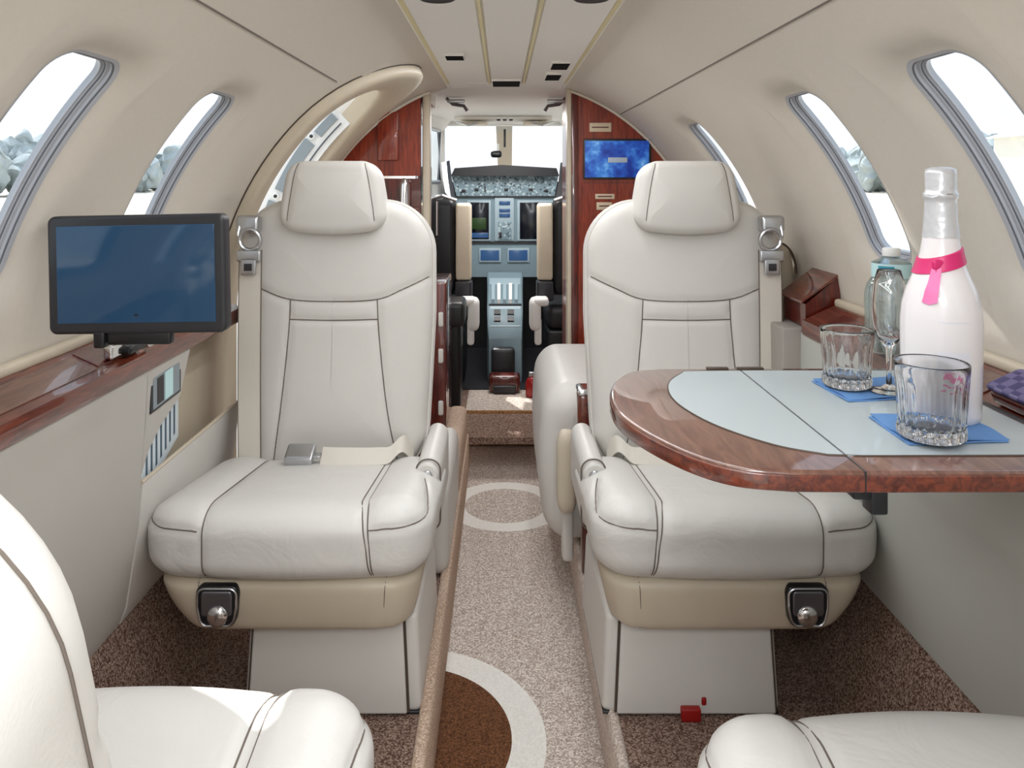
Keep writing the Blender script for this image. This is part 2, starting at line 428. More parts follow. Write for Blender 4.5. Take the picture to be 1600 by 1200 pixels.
# outer skin behind the liner keeps daylight out of the gap round the windows
def window(n, s, yc):
    t = thing('window_%d' % n, None, None, P(s, U_W, yc, .03), kind='structure')
    fr = loft([wring(s, yc, d, h) for d, h in ((.001, .0155), (-.006, .0175), (-.007, .026), (-.012, .0275), (-.013, .033), (-.017, .034), (-.017, .043), (.03, .043), (.03, .018))])
    mk('window_frame', fr, M['grey_trim'], t, sharp=25)
    ln = join(tube(wring(s, yc, -.0068, .020), .0014, 6, True), tube(wring(s, yc, -.0125, .030), .0014, 6, True))
    mk('frame_seal', ln, M['grey_dark'], t)
    # filled curved pane: concentric rings
    fa = loft([wring(s, yc, -d, .036) for d in (.017, .03, .045, .06, .0819)])
    mk('pane', fa, M['pane'], t)
n = 1
for s in (-1, 1):
    for yc in WIN[s]: window(n, s, yc); n += 1
# long liner seams
def seamline(s, u, y0, y1, r=.0018):
    return tube([P(s, u, y0 + (y1 - y0) * i / 40, -.0002) for i in range(41)], r, 6)
struct('trim_1', seamline(-1, U_SEAM, Y0, 2.06), M['seam'])
struct('trim_2', seamline(1, U_SEAM, Y0, Y1), M['seam'])
# ceiling: two side panels, warm edge channels, raised centre strip
def cprof(pts, y0=Y0, y1=Y1): return loft([[(x, y, z) for x, z in pts] for y in np.linspace(y0, y1, 30)], False)
zt = ZC + math.sqrt(R * R - .235 ** 2)
cp = [(-.236, zt), (-.222, zt + .012), (-.216, zt - .004), (-.15, zt + .004), (-.075, zt + .006), (-.066, zt + .016), (-.056, zt + .003),
      (0, zt + .006), (.056, zt + .003), (.066, zt + .016), (.075, zt + .006), (.15, zt + .004), (.216, zt - .004), (.222, zt + .012), (.236, zt)]
struct('ceiling', cprof(cp), M['ceil'], sharp=30)
i = 3
for x, wd in ((-.226, .006), (-.066, .004), (.066, .004), (.226, .006)):
    struct('trim_%d' % i, bx(x - wd, x + wd, Y0, 3.0, zt + .0005, zt + .006, .002), M['ceil_warm']); i += 1
# floors
struct('floor', join(bx(.205, .70, Y0, 3.3, -.03, 0), bx(-.70, -.175, Y0, 3.3, -.03, 0), bx(-.70, .70, 3.3, 5.4, -.03, -.002)), M['carpet'], smooth=False)
struct('aisle_floor', bx(-.19, .22, Y0, 3.64, -.17, -.15), M['carpet_aisle'], smooth=False)
struct('trim_7', rbox((-.172, 1.15, -.062), (.014, 2.15, .082), .012, 3), M['carpet_edge'])
struct('trim_8', rbox((.211, 1.15, -.070), (.012, 2.15, .078), .012, 3), carpet('carpet_sunlit', lin(190, 172, 160), lin(238, 226, 216), 330))  # sunlight on the right curb is put into this paler carpet colour
struct('step_riser', join(rbox((.0, 3.655, -.08), (.20, .02, .085), .012, 3), rbox((0, 3.625, -.125), (.19, .012, .02), .01, 3)), M['carpet_step'])
struct('cockpit_floor_left', bx(-.19, .22, 3.66, 5.4, -.03, -.001), M['carpet_aisle'], smooth=False)
# carpet ramps against the side walls
for s, nm in ((-1, 'left'), (1, 'right')):
    pr = [(s * .675, -.001), (s * .765, .262), (s * .80, .262), (s * .80, -.03), (s * .675, -.03)]
    if s > 0: pr = pr[::-1]
    struct('carpet_ramp_' + nm, extr(pr, Y0, 3.0), M['carpet'], smooth=False)
# lower side panels
prl = [(-.700, .730), (-.708, .60), (-.722, .42), (-.745, .27), (-.758, .235), (-.79, .235), (-.79, .73)]
def sweep(pr, y0, y1, n=30): return extr(pr, y0, y1)
struct('side_panel_left', extr(prl, Y0, 1.50), M['side'], sharp=50)
# slanted end of the left panel that carries the control unit
sl = [(1.498, .53), (1.52, .565), (1.57, .60), (1.66, .635), (1.70, .73), (1.498, .73)]
V = [(-.700 - .008 * (.73 - z) / .13, y, z) for y, z in sl] + [(-.74, y, z) for y, z in sl]
N_ = len(sl)
struct('side_panel_end', (V, [(i, (i + 1) % N_, N_ + (i + 1) % N_, N_ + i) for i in range(N_)] + [tuple(range(N_)), tuple(range(N_, 2 * N_))[::-1]]), M['side'], smooth=False)
prr = [(.700, .730), (.699, .66), (.703, .58), (.712, .55), (.722, .52), (.730, .42), (.745, .30), (.755, .24), (.79, .24), (.79, .73)]
struct('side_panel_right', extr(prr[::-1], Y0, 1.90), M['side_r'], sharp=50)

# ---------------------------------------------------------------- wooden side ledges
def ledge(s, name, label, y1, feats):
    t = thing(name, label, 'ledge', (s * .74, .6, .73))
    prof = [(.697, .730), (.694, .736), (.694, .758), (.697, .765), (.703, .767), (.768, .797), (.772, .80), (.79, .80), (.79, .730)]
    pr = [(s * x, z) for x, z in prof]
    if s > 0: pr = pr[::-1]
    YL = .62
    mk('ledge_top', extr(pr, YL, y1), M['wood'], t, sharp=40)
    mk('back_lip', rbox((s * .779, (YL + y1) / 2, .806), (.010, (y1 - YL) / 2, .010), .008, 3), M['leather_tan'], t)
    def top(y0_, y1_, a, b, h, m, nm):   # thin plate on the sloping top between fractions a..b
        xa, za = .703 + .065 * a, .767 + .030 * a; xb, zb = .703 + .065 * b, .767 + .030 * b
        nx_, nz_ = -.419 * h, .908 * h
        q = [(xa, za - .0005), (xb, zb - .0005), (xb + nx_, zb + nz_), (xa + nx_, za + nz_)]
        q = [(s * x, z) for x, z in q]
        if s < 0: q = q[::-1]
        mk(nm, extr(q[::-1], y0_, y1_), m, t, smooth=False)
    for f in feats: top(*f)
    return t
ledge(-1, 'side_ledge', 'glossy wooden side ledge along the left wall under the monitor', 2.02,
      [(.64, 1.02, .15, .85, .002, M['wood_top'], 'lid'), (1.035, 1.33, .15, .85, .002, M['wood_top'], 'lid'),
       (1.345, 1.55, .2, .9, .0015, M['wood_dark'], 'recess_tray'), (.95, 1.0, .4, .6, .006, M['pewter'], 'lid_latch')])
ledge(1, 'side_ledge', 'glossy wooden side ledge along the right wall behind the folding table', 1.84,
      [(.64, .95, .15, .85, .002, M['wood_dark'], 'lid'), (1.18, 1.5, .15, .85, .002, M['wood_top'], 'lid'),
       (1.52, 1.75, .2, .8, .002, M['wood_dark'], 'lid')])
# end box of the right ledge
t = thing('ledge_end_box', 'dark red wooden box with slanted lid at the far end of the right ledge', 'wooden box', (.745, 1.90, .73))
pf = [(.707, .745), (.707, .80), (.785, .865), (.790, .865), (.790, .745)]
mk('box_body', extr(pf, 1.85, 1.99), M['wood_dark'], t, sharp=30)
mk('box_lid', extr([(.695, .803), (.697, .808), (.785, .874), (.788, .868)], 1.845, 1.995), M['wood'], t, sharp=30)
t = thing('round_bolster', 'tan rounded leather bolster standing by the wall behind the slanted wooden box', 'bolster', (.73, 2.08, .60))
mk('bolster_body', rbox((.725, 2.14, .76), (.055, .045, .17), (.05, .03, .09), 6), M['leather_tan'], t)
mk('bolster_piping', tube([(.725 + .052 * math.cos(a), 2.093, .845 + .083 * math.sin(a)) for a in np.linspace(0, math.pi, 24)], .003, 6), M['piping'], t)
struct('ledge_support', bx(.655, .72, 1.86, 1.98, .30, .742, .006), mat('support_grey', lin(158, 152, 146), .6))

# ---------------------------------------------------------------- entry door arch
t = thing('door_1', None, None, (-.78, 2.48, 0), kind='structure')
# arched trim standing proud of the liner
rings = [door_path(-1, d, h, .2 + d) for d, h in ((.150, .002), (.150, -.022), (.144, -.030), (.12, -.032), (.02, -.020), (.0, -.012), (-.004, .0), (-.006, .05))]
mk('arch_trim', loft(rings, False), M['leather_tan'], t, sharp=50)
mk('arch_edge_line', tube(door_path(-1, .1515, -.002, .3515), .0018, 6), M['piping'], t)
rings = [door_path(-1, d, h, .19) for d, h in ((-.006, .05), (-.010, .06), (-.010, .13))]
mk('door_reveal', loft(rings, False), M['white'], t, sharp=50)
# forward jamb plate (annular), facing aft, with grey pockets
def annul(y, h0, h1, u0, u1, n=40, th=.012):
    r1 = [P(-1, u0 + (u1 - u0) * k / n, y, h0) for k in range(n + 1)]; r2 = [P(-1, u0 + (u1 - u0) * k / n, y, h1) for k in range(n + 1)]
    r3 = [(a, b + th, c) for a, b, c in r2]; r4 = [(a, b + th, c) for a, b, c in r1]
    V, Fc = loft([r1, r2, r3, r4, r1], False)
    m = n + 1; Fc += [(0, m, 2 * m, 3 * m), (m - 1, 2 * m - 1, 3 * m - 1, 4 * m - 1)]
    return V, Fc
mk('forward_jamb', annul(2.70, .005, .18, -.7, .66), M['white'], t, sharp=40)
for u0, u1, a, b in ((.34, .525, .045, .085), (.56, .64, .045, .075), (.08, .30, .045, .09)):
    mk('jamb_pocket', annul(2.692, a, b, u0, u1, 16, .010), M['slot'], t, sharp=30)
for u in (.543, .32):
    c = P(-1, u, 2.688, .07); mk('jamb_pin', disc_y(c, .012, .01), M['white'], t); mk('pin_hole', disc_y((c[0], c[1] - .005, c[2]), .006, .006), M['black'], t)
mk('seal_strip', tube([P(-1, u, 2.69, .025) for u in np.linspace(-.3, .64, 40)], .003, 6), M['grey_dark'], t)

# ---------------------------------------------------------------- forward dividers
def arc_panel(s, x_in, y, th, z0, z1=None):
    """panel in the xz plane bounded inboard by x_in and outboard by the liner"""
    pts = []; amax = math.acos(x_in / (R - .001))
    top = ZC + R * math.sin(amax)
    for k in range(31):
        a = amax * (1 - k / 30); pts.append((s * (R - .001) * math.cos(a), ZC + (R - .001) * math.sin(a)))
    if z1 is not None: pts = [(s * x_in, z1)] + [p for p in pts if p[1] < z1 - .001] if True else pts
    if z1 is not None:
        xx = math.sqrt(max(0, R * R - max(0, z1 - ZC) ** 2)); pts = [(s * x_in, z1), (s * (xx - .001), z1)] + [p for p in pts[1:] if abs(p[0]) > xx]
    pts = [p for p in pts if p[1] > z0 + .001]
    xz = math.sqrt((R - .001) ** 2 - max(0, z0 - ZC) ** 2)
    pts += [(s * xz, z0), (s * x_in, z0)]
    if s > 0: pts = pts[::-1]
    return extr(pts[::-1], y, y + th)
t = thing('divider_cabinet', 'tall red wooden cabinet beside the right side of the cockpit doorway', 'cabinet', (.5, 3.14, 0))
mk('cabinet_front', arc_panel(1, .262, 3.12, .03, 0), M['wood_red'], t, sharp=30)
mk('edge_strip', bx(.262, .288, 3.112, 3.118, 0, 1.455, .002), M['wood_dark'], t)
mk('door_jamb', bx(.245, .262, 3.115, 3.20, 0, 1.462, .004), M['leather_tan'], t)
mk('cabinet_side', bx(.262, .275, 3.15, 3.6, 0, 1.455), M['wood_red'], t)
arcp = [(R - .006) * Vector((math.cos(a), 0, math.sin(a))) + Vector((0, 3.113, ZC)) for a in np.linspace(0, math.acos(.262 / R), 30)]
mk('arch_piping', tube(arcp, .006, 8), M['liner'], t)
S3 = F / 3.115
def px3(px, py, s=S3): return ((px - 785) / s + EYE.x, 1.10 - (py - 279) / s)
def plate(name, x0, y0, x1, y1, m, y, par, th=.006, r=.002, s=None, **k):
    s = s or F / y; a = px3(x0, y1, s); b = px3(x1, y0, s)
    return mk(name, bx(a[0], b[0], y - th, y, a[1], b[1], r), m, par, **k)
plate('drawer_seam', 912, 470, 1000, 471.5, M['wood_dark'], 3.12, t, .002, 0)
plate('drawer_seam', 912, 285, 1030, 286.2, M['wood_dark'], 3.12, t, .002, 0)
q = NB('moving_map'); c = q.coord((9, 9, 9)); n_ = q.n('ShaderNodeTexNoise'); n_.inputs['Scale'].default_value = 2.2; n_.inputs['Detail'].default_value = 6; q.l(c, n_.inputs['Vector'])
r_ = q.n('ShaderNodeValToRGB'); el = r_.color_ramp.elements; el[0].position = .35; el[0].color = lin(14, 38, 120); el[1].position = .78; el[1].color = lin(150, 196, 226)
el.new(.5).color = lin(30, 74, 160); el.new(.62).color = lin(60, 120, 190)
q.l(n_.outputs['Fac'], r_.inputs[0]); q.l(r_.outputs[0], q.b.inputs['Base Color']); q.l(r_.outputs[0], q.b.inputs['Emission Color']); q.b.inputs['Emission Strength'].default_value = .55
M['map'] = q.m
d = thing('map_display', 'small blue map screen mounted on the red wooden cabinet right of the cockpit doorway', 'screen', px3(963, 276)[:1] + (3.11, px3(963, 276)[1]))
plate('bezel', 911, 217, 1017, 280, M['bezel'], 3.119, d, .010, .003)
plate('screen', 914, 220, 1014, 277, M['map'], 3.109, d, .002, .0005)
plate('map_marker', 950, 246, 980, 254, mat('map_white', lin(190, 206, 222), .4), 3.1065, d, .001, .0003)
for (a, b, c_, d_, lb) in ((921, 192, 955, 206, 'small cream placard above the blue map screen'), (930, 303, 960, 311, 'narrow cream placard below the blue map screen'), (932, 316, 956, 328, 'pale square placard lowest on the red wooden cabinet')):
    g = thing('placard', lb, 'placard', (px3((a + c_) / 2, b)[0], 3.12, px3(a, b)[1]))
    plate('plate', a, b, c_, d_, mat('placard', lin(214, 196, 170), .4), 3.1195, g, .004, .001)
    plate('text_line', a + 4, (b + d_) / 2 - 1, c_ - 4, (b + d_) / 2 + .8, M['wood_dark'], 3.1154, g, .0008, 0)
# left: galley cabinet
t = thing('galley_cabinet', 'dark red wooden galley cabinet between the entry door and the cockpit doorway', 'cabinet', (-.5, 3.02, 0))
mk('upper_front', arc_panel(-1, .335, 3.02, .03, 1.11), M['wood_red'], t, sharp=30)
mk('lower_front', arc_panel(-1, .335, 3.03, .03, 0, 1.10), M['wood_dark'], t, sharp=30)
mk('cabinet_side', bx(-.348, -.335, 3.05, 3.5, 0, 1.42), M['wood_dark'], t)
mk('upper_door', bx(-.50, -.42, 3.005, 3.019, 1.17, 1.36, .004), M['wood_red'], t)
mk('light_post', bx(-.330, -.300, 3.04, 3.10, .70, 1.44, .006), M['leather_tan'], t)
mk('low_cabinet', bx(-.34, -.232, 2.98, 3.28, 0, .70, .006), M['wood_dark'], t)
for z in (.56, .42, .22):
    mk('latch', rbox((-.252, 2.975, z), (.010, .008, .028), .007, 3), M['leather'], t)
arcp = [Vector((-(R - .006) * math.cos(a), 3.01, ZC + (R - .006) * math.sin(a))) for a in np.linspace(.2, math.acos(.30 / R), 30)]
mk('arch_piping', tube(arcp, .006, 8), M['liner'], t)
g = thing('water_flask', 'chrome cylinder flask on the shelf of the dark galley cabinet', 'flask', (-.40, 2.99, .98))
mk('flask_body', lathe([(.018, 0), (.022, .004), (.022, .085), (.016, .10), (.010, .11), (0, .112)], (-.395, 2.996, .99), 24), M['chrome'], g)
struct('galley_shelf', bx(-.47, -.34, 2.96, 3.02, .980, .989, .003), M['wood_dark'])

# ---------------------------------------------------------------- ceiling fittings
def slot(px0, py0, px1, py1, lb):
    s = (279 - (py0 + py1) / 2) / (zt - 1.10); y = F / s; x0 = (px0 - 785) / s + EYE.x; x1 = (px1 - 785) / s + EYE.x
    s0 = (279 - py0) / (zt - 1.1); s1 = (279 - py1) / (zt - 1.1); dy = abs(F / s1 - F / s0)
    g = thing('air_vent', lb, 'vent', ((x0 + x1) / 2, y, zt - .002))
    mk('vent_rim', bx(x0 - .004, x1 + .004, y - dy / 2 - .004, y + dy / 2 + .004, zt - .005, zt + .004, .002), M['ceil'], g)
    mk('vent_slot', bx(x0, x1, y - dy / 2, y + dy / 2, zt - .007, zt - .0045), M['dark'], g)
slot(697, 85, 724, 91, 'dark ceiling slot on the left of the overhead panel')
slot(862, 97, 888, 106, 'dark ceiling slot nearest the camera on the right of the overhead panel')
slot(853, 115, 875, 123, 'dark ceiling slot further forward on the right of the overhead panel')
slot(770, 125, 812, 133, 'wide dark slot at the forward end of the ceiling centre strip')
for x, lb in ((-.146, 'left'), (.162, 'right')):
    g = thing('reading_light', 'round black recessed ceiling light on the %s edge of the overhead panel' % lb, 'ceiling light', (x, 1.548, zt))
    mk('lamp_rim', lathe([(.024, .004), (.038, .002), (.040, -.004), (.034, -.008), (.028, -.006)], (x, 1.548, zt), 32), M['bezel'], g)
    mk('lamp_lens', lathe([(.0001, -.003), (.02, -.004), (.029, -.004), (.029, .006)], (x, 1.548, zt), 32), M['black'], g)

# ---------------------------------------------------------------- leather with soft creases
q = NB('leather_cushion'); c = q.coord()
q.b.inputs['Base Color'].default_value = lin(214, 212, 208); q.b.inputs['Roughness'].default_value = .40
n1 = q.n('ShaderNodeTexVoronoi'); n1.inputs['Scale'].default_value = 420; q.l(c, n1.inputs['Vector'])
n2 = q.n('ShaderNodeTexNoise'); n2.inputs['Scale'].default_value = 11; n2.inputs['Detail'].default_value = 3; n2.inputs['Distortion'].default_value = .8; q.l(c, n2.inputs['Vector'])
b1 = q.n('ShaderNodeBump'); b1.inputs['Strength'].default_value = .24; b1.inputs['Distance'].default_value = .02; q.l(n2.outputs['Fac'], b1.inputs['Height'])
b2 = q.n('ShaderNodeBump'); b2.inputs['Strength'].default_value = .12; b2.inputs['Distance'].default_value = .0005; q.l(n1.outputs['Distance'], b2.inputs['Height'])
q.l(b1.outputs[0], b2.inputs['Normal']); q.l(b2.outputs[0], q.b.inputs['Normal'])
M['leather_c'] = q.m

def flip(vf): return vf[0], [tuple(reversed(f)) for f in vf[1]]
def interp(pts, n=24):
    """smooth (Catmull-Rom) through points"""
    P_ = [Vector(p) for p in pts]; P_ = [P_[0] * 2 - P_[1]] + P_ + [P_[-1] * 2 - P_[-2]]; out = []
    for i in range(1, len(P_) - 2):
        for k in range(n):
            t = k / n; a, b, c, d = P_[i - 1:i + 3]
            out.append(.5 * ((2 * b) + (-a + c) * t + (2 * a - 5 * b + 4 * c - d) * t * t + (-a + 3 * b - 3 * c + d) * t ** 3))
    out.append(P_[-2]); return out
def ribbon(pts, width, across, th=.0025):
    """webbing strap through pts; across = unit vector(s) over its width"""
    rings = []
    for i, p in enumerate(pts):
        p = Vector(p); a = Vector(across[i] if isinstance(across, list) else across).normalized()
        t = (Vector(pts[min(i + 1, len(pts) - 1)]) - Vector(pts[max(i - 1, 0)])).normalized(); nn = a.cross(t).normalized()
        rings.append([tuple(p - a * width / 2 - nn * th / 2), tuple(p + a * width / 2 - nn * th / 2), tuple(p + a * width / 2 + nn * th / 2), tuple(p - a * width / 2 + nn * th / 2)])
    V, Fc = loft(rings); m = len(V); Fc += [(0, 1, 2, 3), (m - 4, m - 3, m - 2, m - 1)]
    return V, Fc
def seat(label, cx, y, mirror, rot, recline, red_tag=False):
    t = thing('cabin_seat', label, 'seat', (cx, y, 0), math.pi if rot else 0, 'ivory leather cabin seats')
    mm = mir if mirror else (lambda v: v)
    def put(name, vf, m, par=t, **k): return mk(name, mm(vf), m, par, local=True, **k)
    A = math.radians(recline)
    RC = Matrix.Translation((0, 0, .36)) @ Matrix.Rotation(-A, 4, 'X') @ Matrix.Translation((0, 0, -.36))
    # backrest
    def wb(v):
        x, yy, z = v; t_ = (z + .355) / .71
        x *= .905 + .095 * min(1, max(0, t_) * 1.7) ** .8 - .02 * max(0, t_ - .6)
        yy += .012 * math.exp(-((z + .20) / .16) ** 2) * -1 * max(0, 1 - (x / .25) ** 2)
        return (x, yy, z + .69)
    vf = flip(pad(.25, .355, .13, .135, .036, .014, .009, wb, 12, 56))
    S = lambda pts: [((p[0], -.4, p[1]), (0, 1, 0)) for p in (interp([(a, b, 0) for a, b in pts], 14))]
    vf, sm = seams(vf, [S([(-.243, .85), (-.175, .816), (-.108, .794), (0, .789), (.112, .794), (.178, .82), (.243, .85)]),
                        S([(-.108, .794), (-.112, .70), (-.128, .52), (-.150, .36)]), S([(.112, .794), (.118, .70), (.140, .52), (.172, .36)]),
                        S([(-.110, .744), (0, .742), (.115, .744)])], .0045, .008, .0016)
    bk = put('backrest', xf(vf, RC), M['leather'])
    [put('stitching', xf(q_, RC), M['seam'], bk) for q_ in sm]
    if rot: put('piping', xf(tube([wb((px * 1.003, .040, pz * 1.001)) for px, pz in rrect(.25, .355, .135, 12, 20)], .0009, 6, True), RC), M['seam'], bk)
    for yy, rr, m_ in () if rot else ((.036, .0045, M['leather']), (.050, .0030, M['seam'] if rot else M['piping']), (.075, .005, M['leather'])):
        put('piping', xf(tube([wb((px * 1.004, yy, pz * 1.002)) for px, pz in rrect(.25, .355, .135, 12, 20)], rr, 6, True), RC), m_, bk, label='dark brown piping' if rr == .0030 and not rot else None)
    # headrest
    def wh(v):
        x, yy, z = v; tz = (z + .088) / .176
        x *= 1.04 - .20 * tz ** 1.4
        if z < 0: z -= .014 * (1 - min(1, (x / .13) ** 2)) * (-z / .088)
        yy -= .012 * (1 - min(1, (x / .14) ** 2))
        return (x, yy - .045, z + 1.058)
    vf = flip(pad(.132, .086, .115, .042, .026, .008, .008, wh, 12, 30))
    vf, sm = seams(vf, [S([(sx * .084, 1.139), (sx * .094, 1.10), (sx * .104, 1.04), (sx * .110, .992)]) for sx in (-1, 1)], .003, .007, .0011)
    hd = put('headrest', xf(vf, RC), M['leather'])
    [put('stitching', xf(q_, RC), M['seam'], hd) for q_ in sm]
    # cushion
    cxo = .004
    def wc(v):
        x, yy, z = v; u = abs(x - cxo); tt = max(0, min(1, (yy + .455) / .475)); wt = max(0, min(1, (z - .35) / .09))
        z -= .062 * tt * wt
        bo = .5 + .5 * math.tanh((u - .165) / .018); z += wt * (.012 * bo + .006 * (1 - (u / .17) ** 2 if u < .17 else 0))
        fr = max(0, min(1, (-yy - .30) / .155)); yy -= .016 * fr * max(0, 1 - (u / .2) ** 2) * 1.0
        x = cxo + (x - cxo) * (1 + .02 * math.sin(math.pi * max(0, min(1, (z - .33) / .13))))
        return (x, yy, z)
    vf = rbox((cxo, -.2175, .383), (.282, .2375, .077), (.080, .080, .054), 9, wc, .010)
    def top_front(a, b=None):
        L = []; b = a if b is None else b
        for k in range(26): L.append(((a, .0 - .39 * k / 25, .385), (0, 0, 1)))
        for k in range(1, 25):
            an = math.radians(90 * k / 24); L.append(((a + (b - a) * k / 34, -.385, .39), (0, -math.sin(an), math.cos(an))))
        for k in range(25, 34): L.append(((a + (b - a) * k / 34, -.385, .39 - .0075 * (k - 24)), (0, -1, 0)))
        return L
    def corner(sx, z):
        o = (cxo + sx * .158, -.37, z); L = []
        for k in range(30):
            an = math.radians(4 + 100 * k / 29); L.append(((o[0], o[1] + max(0, (k - 15)) * .010, z + (.006 if k > 18 else 0)), (sx * math.sin(an), -math.cos(an), .12)))
        return L
    vf, sm = seams(vf, [top_front(-.150), top_front(.160, .178), top_front(.146, .174), corner(-1, .410), corner(1, .412)], .0045, .0075, .0014)
    cu = put('seat_cushion', vf, M['leather_c']); [put('stitching', q_, M['seam'], cu) for q_ in sm]
    bvh = BVHTree.FromPolygons([Vector(v) for v in vf[0]], vf[1])
    # base shroud
    def ws(v):
        x, yy, z = v; t_ = max(0, min(1, (z - .186) / .135)); k = 1 - (1 - t_) ** 1.8
        lo, hi = -.262 + .066 * (1 - k), .268 - .03 * (1 - k)
        x = lo + (x + .26) / .52 * (hi - lo); yy = yy * (.93 + .07 * k)
        return (x, yy, z)
    vf = rbox((0, -.212, .254), (.26, .222, .068), (.07, .07, .028), 7, ws, .012)
    vf, sm = seams(vf, [[((a + d * k / 20, -.7, .318 - .127 * k / 20), (0, 1, 0)) for k in range(21)] for a, d in ((-.170, .02), (.200, -.008))], .003, .006, .0012)
    sh = put('seat_base', vf, M['leather_tan']); [put('stitching', q_, M['seam'], sh) for q_ in sm]
    fy = -.426
    ft = put('latch_frame', rbox((-.126, fy - .006, .267), (.042, .012, .040), (.014, .006, .016), 5, lambda v: (-.126 + (v[0] + .126) * (1 - .22 * max(0, (.267 - v[2]) / .04)), v[1], v[2])), M['black'])
    put('latch_plate', rbox((-.126, fy - .0175, .274), (.030, .003, .024), (.006, .002, .008), 3), M['pewter'], ft)
    put('latch_rim', tube([(-.126 + a * (1 - .22 * max(0, -b / .04)), fy - .0175, .267 + b) for a, b in rrect(.038, .036, .014, 6, 4)], .0022, 6, True), M['metal'], ft)
    put('latch_knob', xf(lathe([(.021, 0), (.0205, .004), (.016, .009), (.008, .0125), (0.0001, .0135)], seg=28), Matrix.Translation((-.124, fy - .018, .251)) @ Matrix.Rotation(math.radians(90), 4, 'X')), M['chrome'], ft)
    # pedestal
    def wp(v):
        x, yy, z = v; k = 1 - z / .23
        return (x + .012 * k * (1 if x > .08 else -1), yy - .010 * k * (1 if yy < -.15 else 0), z)
    pd = put('pedestal', rbox((.080, -.150, .100), (.172, .195, .0995), .014, 4, wp), M['leather'])
    put('pedestal_cover', rbox((.072, -.352, .100), (.152, .007, .094), .006, 3, wp), M['leather'], pd)
    for x, rr in ((-.080, .0018), (.226, .003)): put('cover_seam', tube([wp((x, -.357, z)) for z in (.012, .08, .13, .192)], rr, 6), M['piping'], pd)
    put('pedestal_foot', bx(-.10, .262, -.358, .03, 0, .006, .002), M['black'], pd)
    put('red_pin', rbox((.057, -.367, .034), (.005, .004, .008), .003, 3), M['red'], pd)
    if red_tag: put('red_tag', rbox((.086, -.376, .014), (.020, .008, .0135), .004, 3), M['red'], pd)
    # inboard armrest (stowed)
    ar = put('armrest', rbox((.258, -.02, .370), (.029, .150, .083), (.03, .03, .032), 7, None, .03), M['leather'])
    put('armrest_cap', xf(lathe([(.001, -.006), (.022, -.005), (.027, 0), (.027, .03), (.024, .034), (.001, .035)], seg=32), Matrix.Translation((.256, -.168, .420)) @ Matrix.Rotation(math.radians(-90), 4, 'X')), M['leather'], ar)
    put('armrest_button', xf(lathe([(.004, 0), (.011, .001), (.013, .003), (.013, .006)], seg=24), Matrix.Translation((.256, -.178, .418)) @ Matrix.Rotation(math.radians(-90), 4, 'X')), M['metal'], ar)
    put('armrest_piping', tube([(.258 + a, -.160, .370 + b) for a, b in rrect(.028, .082, .026, 8, 6)], .002, 6, True), M['seam'], ar)
    # shoulder belt
    bp = [(-.200 - .012 * (z - .4), -.022 - .006 * math.sin((z - .38) / .55 * math.pi), z) for z in np.linspace(.392, .92, 26)]
    sb = put('shoulder_belt', xf(ribbon(bp, .056, (1, 0, 0), .003), RC), M['belt'])
    put('belt_edge', xf(join(*[tube([(x + d, yy - .001, z) for x, yy, z in bp], .0015, 5) for d in (-.028, .028)]), RC), M['seam'], sb)
    put('belt_keeper', xf(rbox((-.199, -.030, .390), (.034, .006, .011), .004, 3), RC), M['black'], sb)
    put('belt_tongue', xf(join(rbox((-.206, -.036, .905), (.030, .006, .014), .004, 3), rbox((-.206, -.038, .880), (.019, .004, .022), .003, 3)), RC), M['metal'], sb, label='steel belt tongue')
    put('tongue_slot', xf(rbox((-.206, -.0425, .877), (.010, .001, .009), .0008, 2), RC), M['bezel'], sb)
    loop = [(-.206 + .026 * math.cos(a), -.030 - .004 * math.sin(a), .945 + .026 * math.sin(a)) for a in np.linspace(0, 2 * math.pi, 24, endpoint=False)]
    put('belt_guide', xf(join(tube(loop, .0055, 8, True), rbox((-.215, -.012, .985), (.030, .018, .022), .010, 4), tube([(-.228, -.03, .93), (-.236, -.03, .96), (-.232, -.022, .995)], .005, 8)), RC), M['metal'], sb)
    # lap belt lying on the cushion
    path = interp([(.205, .0, 0), (.175, -.045, 0), (.12, -.080, 0), (.05, -.092, 0), (-.005, -.088, 0)], 8); pts = []
    for i, p in enumerate(path):
        h = bvh.ray_cast(Vector((p[0], p[1], .8)), Vector((0, 0, -1)))
        s_ = i / (len(path) - 1); zz = (h[0].z if h[0] else .43)
        pts.append((p[0], p[1], zz + .016 + .018 * math.exp(-((s_ - .2) / .13) ** 2)))
    lb = put('lap_belt', ribbon(pts, .046, (0, .75, .62), .003), M['belt'])
    put('buckle_tongue', rbox((-.020, -.090, pts[-1][2] + .002), (.014, .014, .003), .002, 2), M['metal'], lb)
    put('buckle', rbox((-.056, -.090, pts[-1][2] + .004), (.034, .022, .011), .006, 4, lambda v: (v[0], v[1], v[2] + (v[1] + .09) * .5)), M['metal'], lb, label='brushed steel belt buckle')
    return t
seat('ivory leather seat facing the camera beside the monitor, left of the aisle', -.445, 1.95, False, False, 3)
seat('ivory leather seat facing the camera behind the folding table, right of the aisle', .452, 1.95, True, False, 3, red_tag=True)
seat('ivory leather seat seen from behind at the lower left corner, next to the camera', -.462, .552, True, True, 17)
seat('ivory leather seat whose cushion front shows at the lower right corner under the table', .498, .505, False, True, 21)

# ---------------------------------------------------------------- covers along the aisle
t = thing('seat_side_cover', 'sunlit cream leather side cover between the left seat and the aisle', 'side cover', (-.20, 2.33, 0))
mk('cover_body', rbox((-.198, 2.39, .13), (.034, .26, .128), (.03, .03, .04), 5), M['leather'], t)
struct('aisle_curb', rbox((-.205, 2.98, .055), (.040, .32, .085), (.03, .03, .03), 5), M['carpet_edge'])
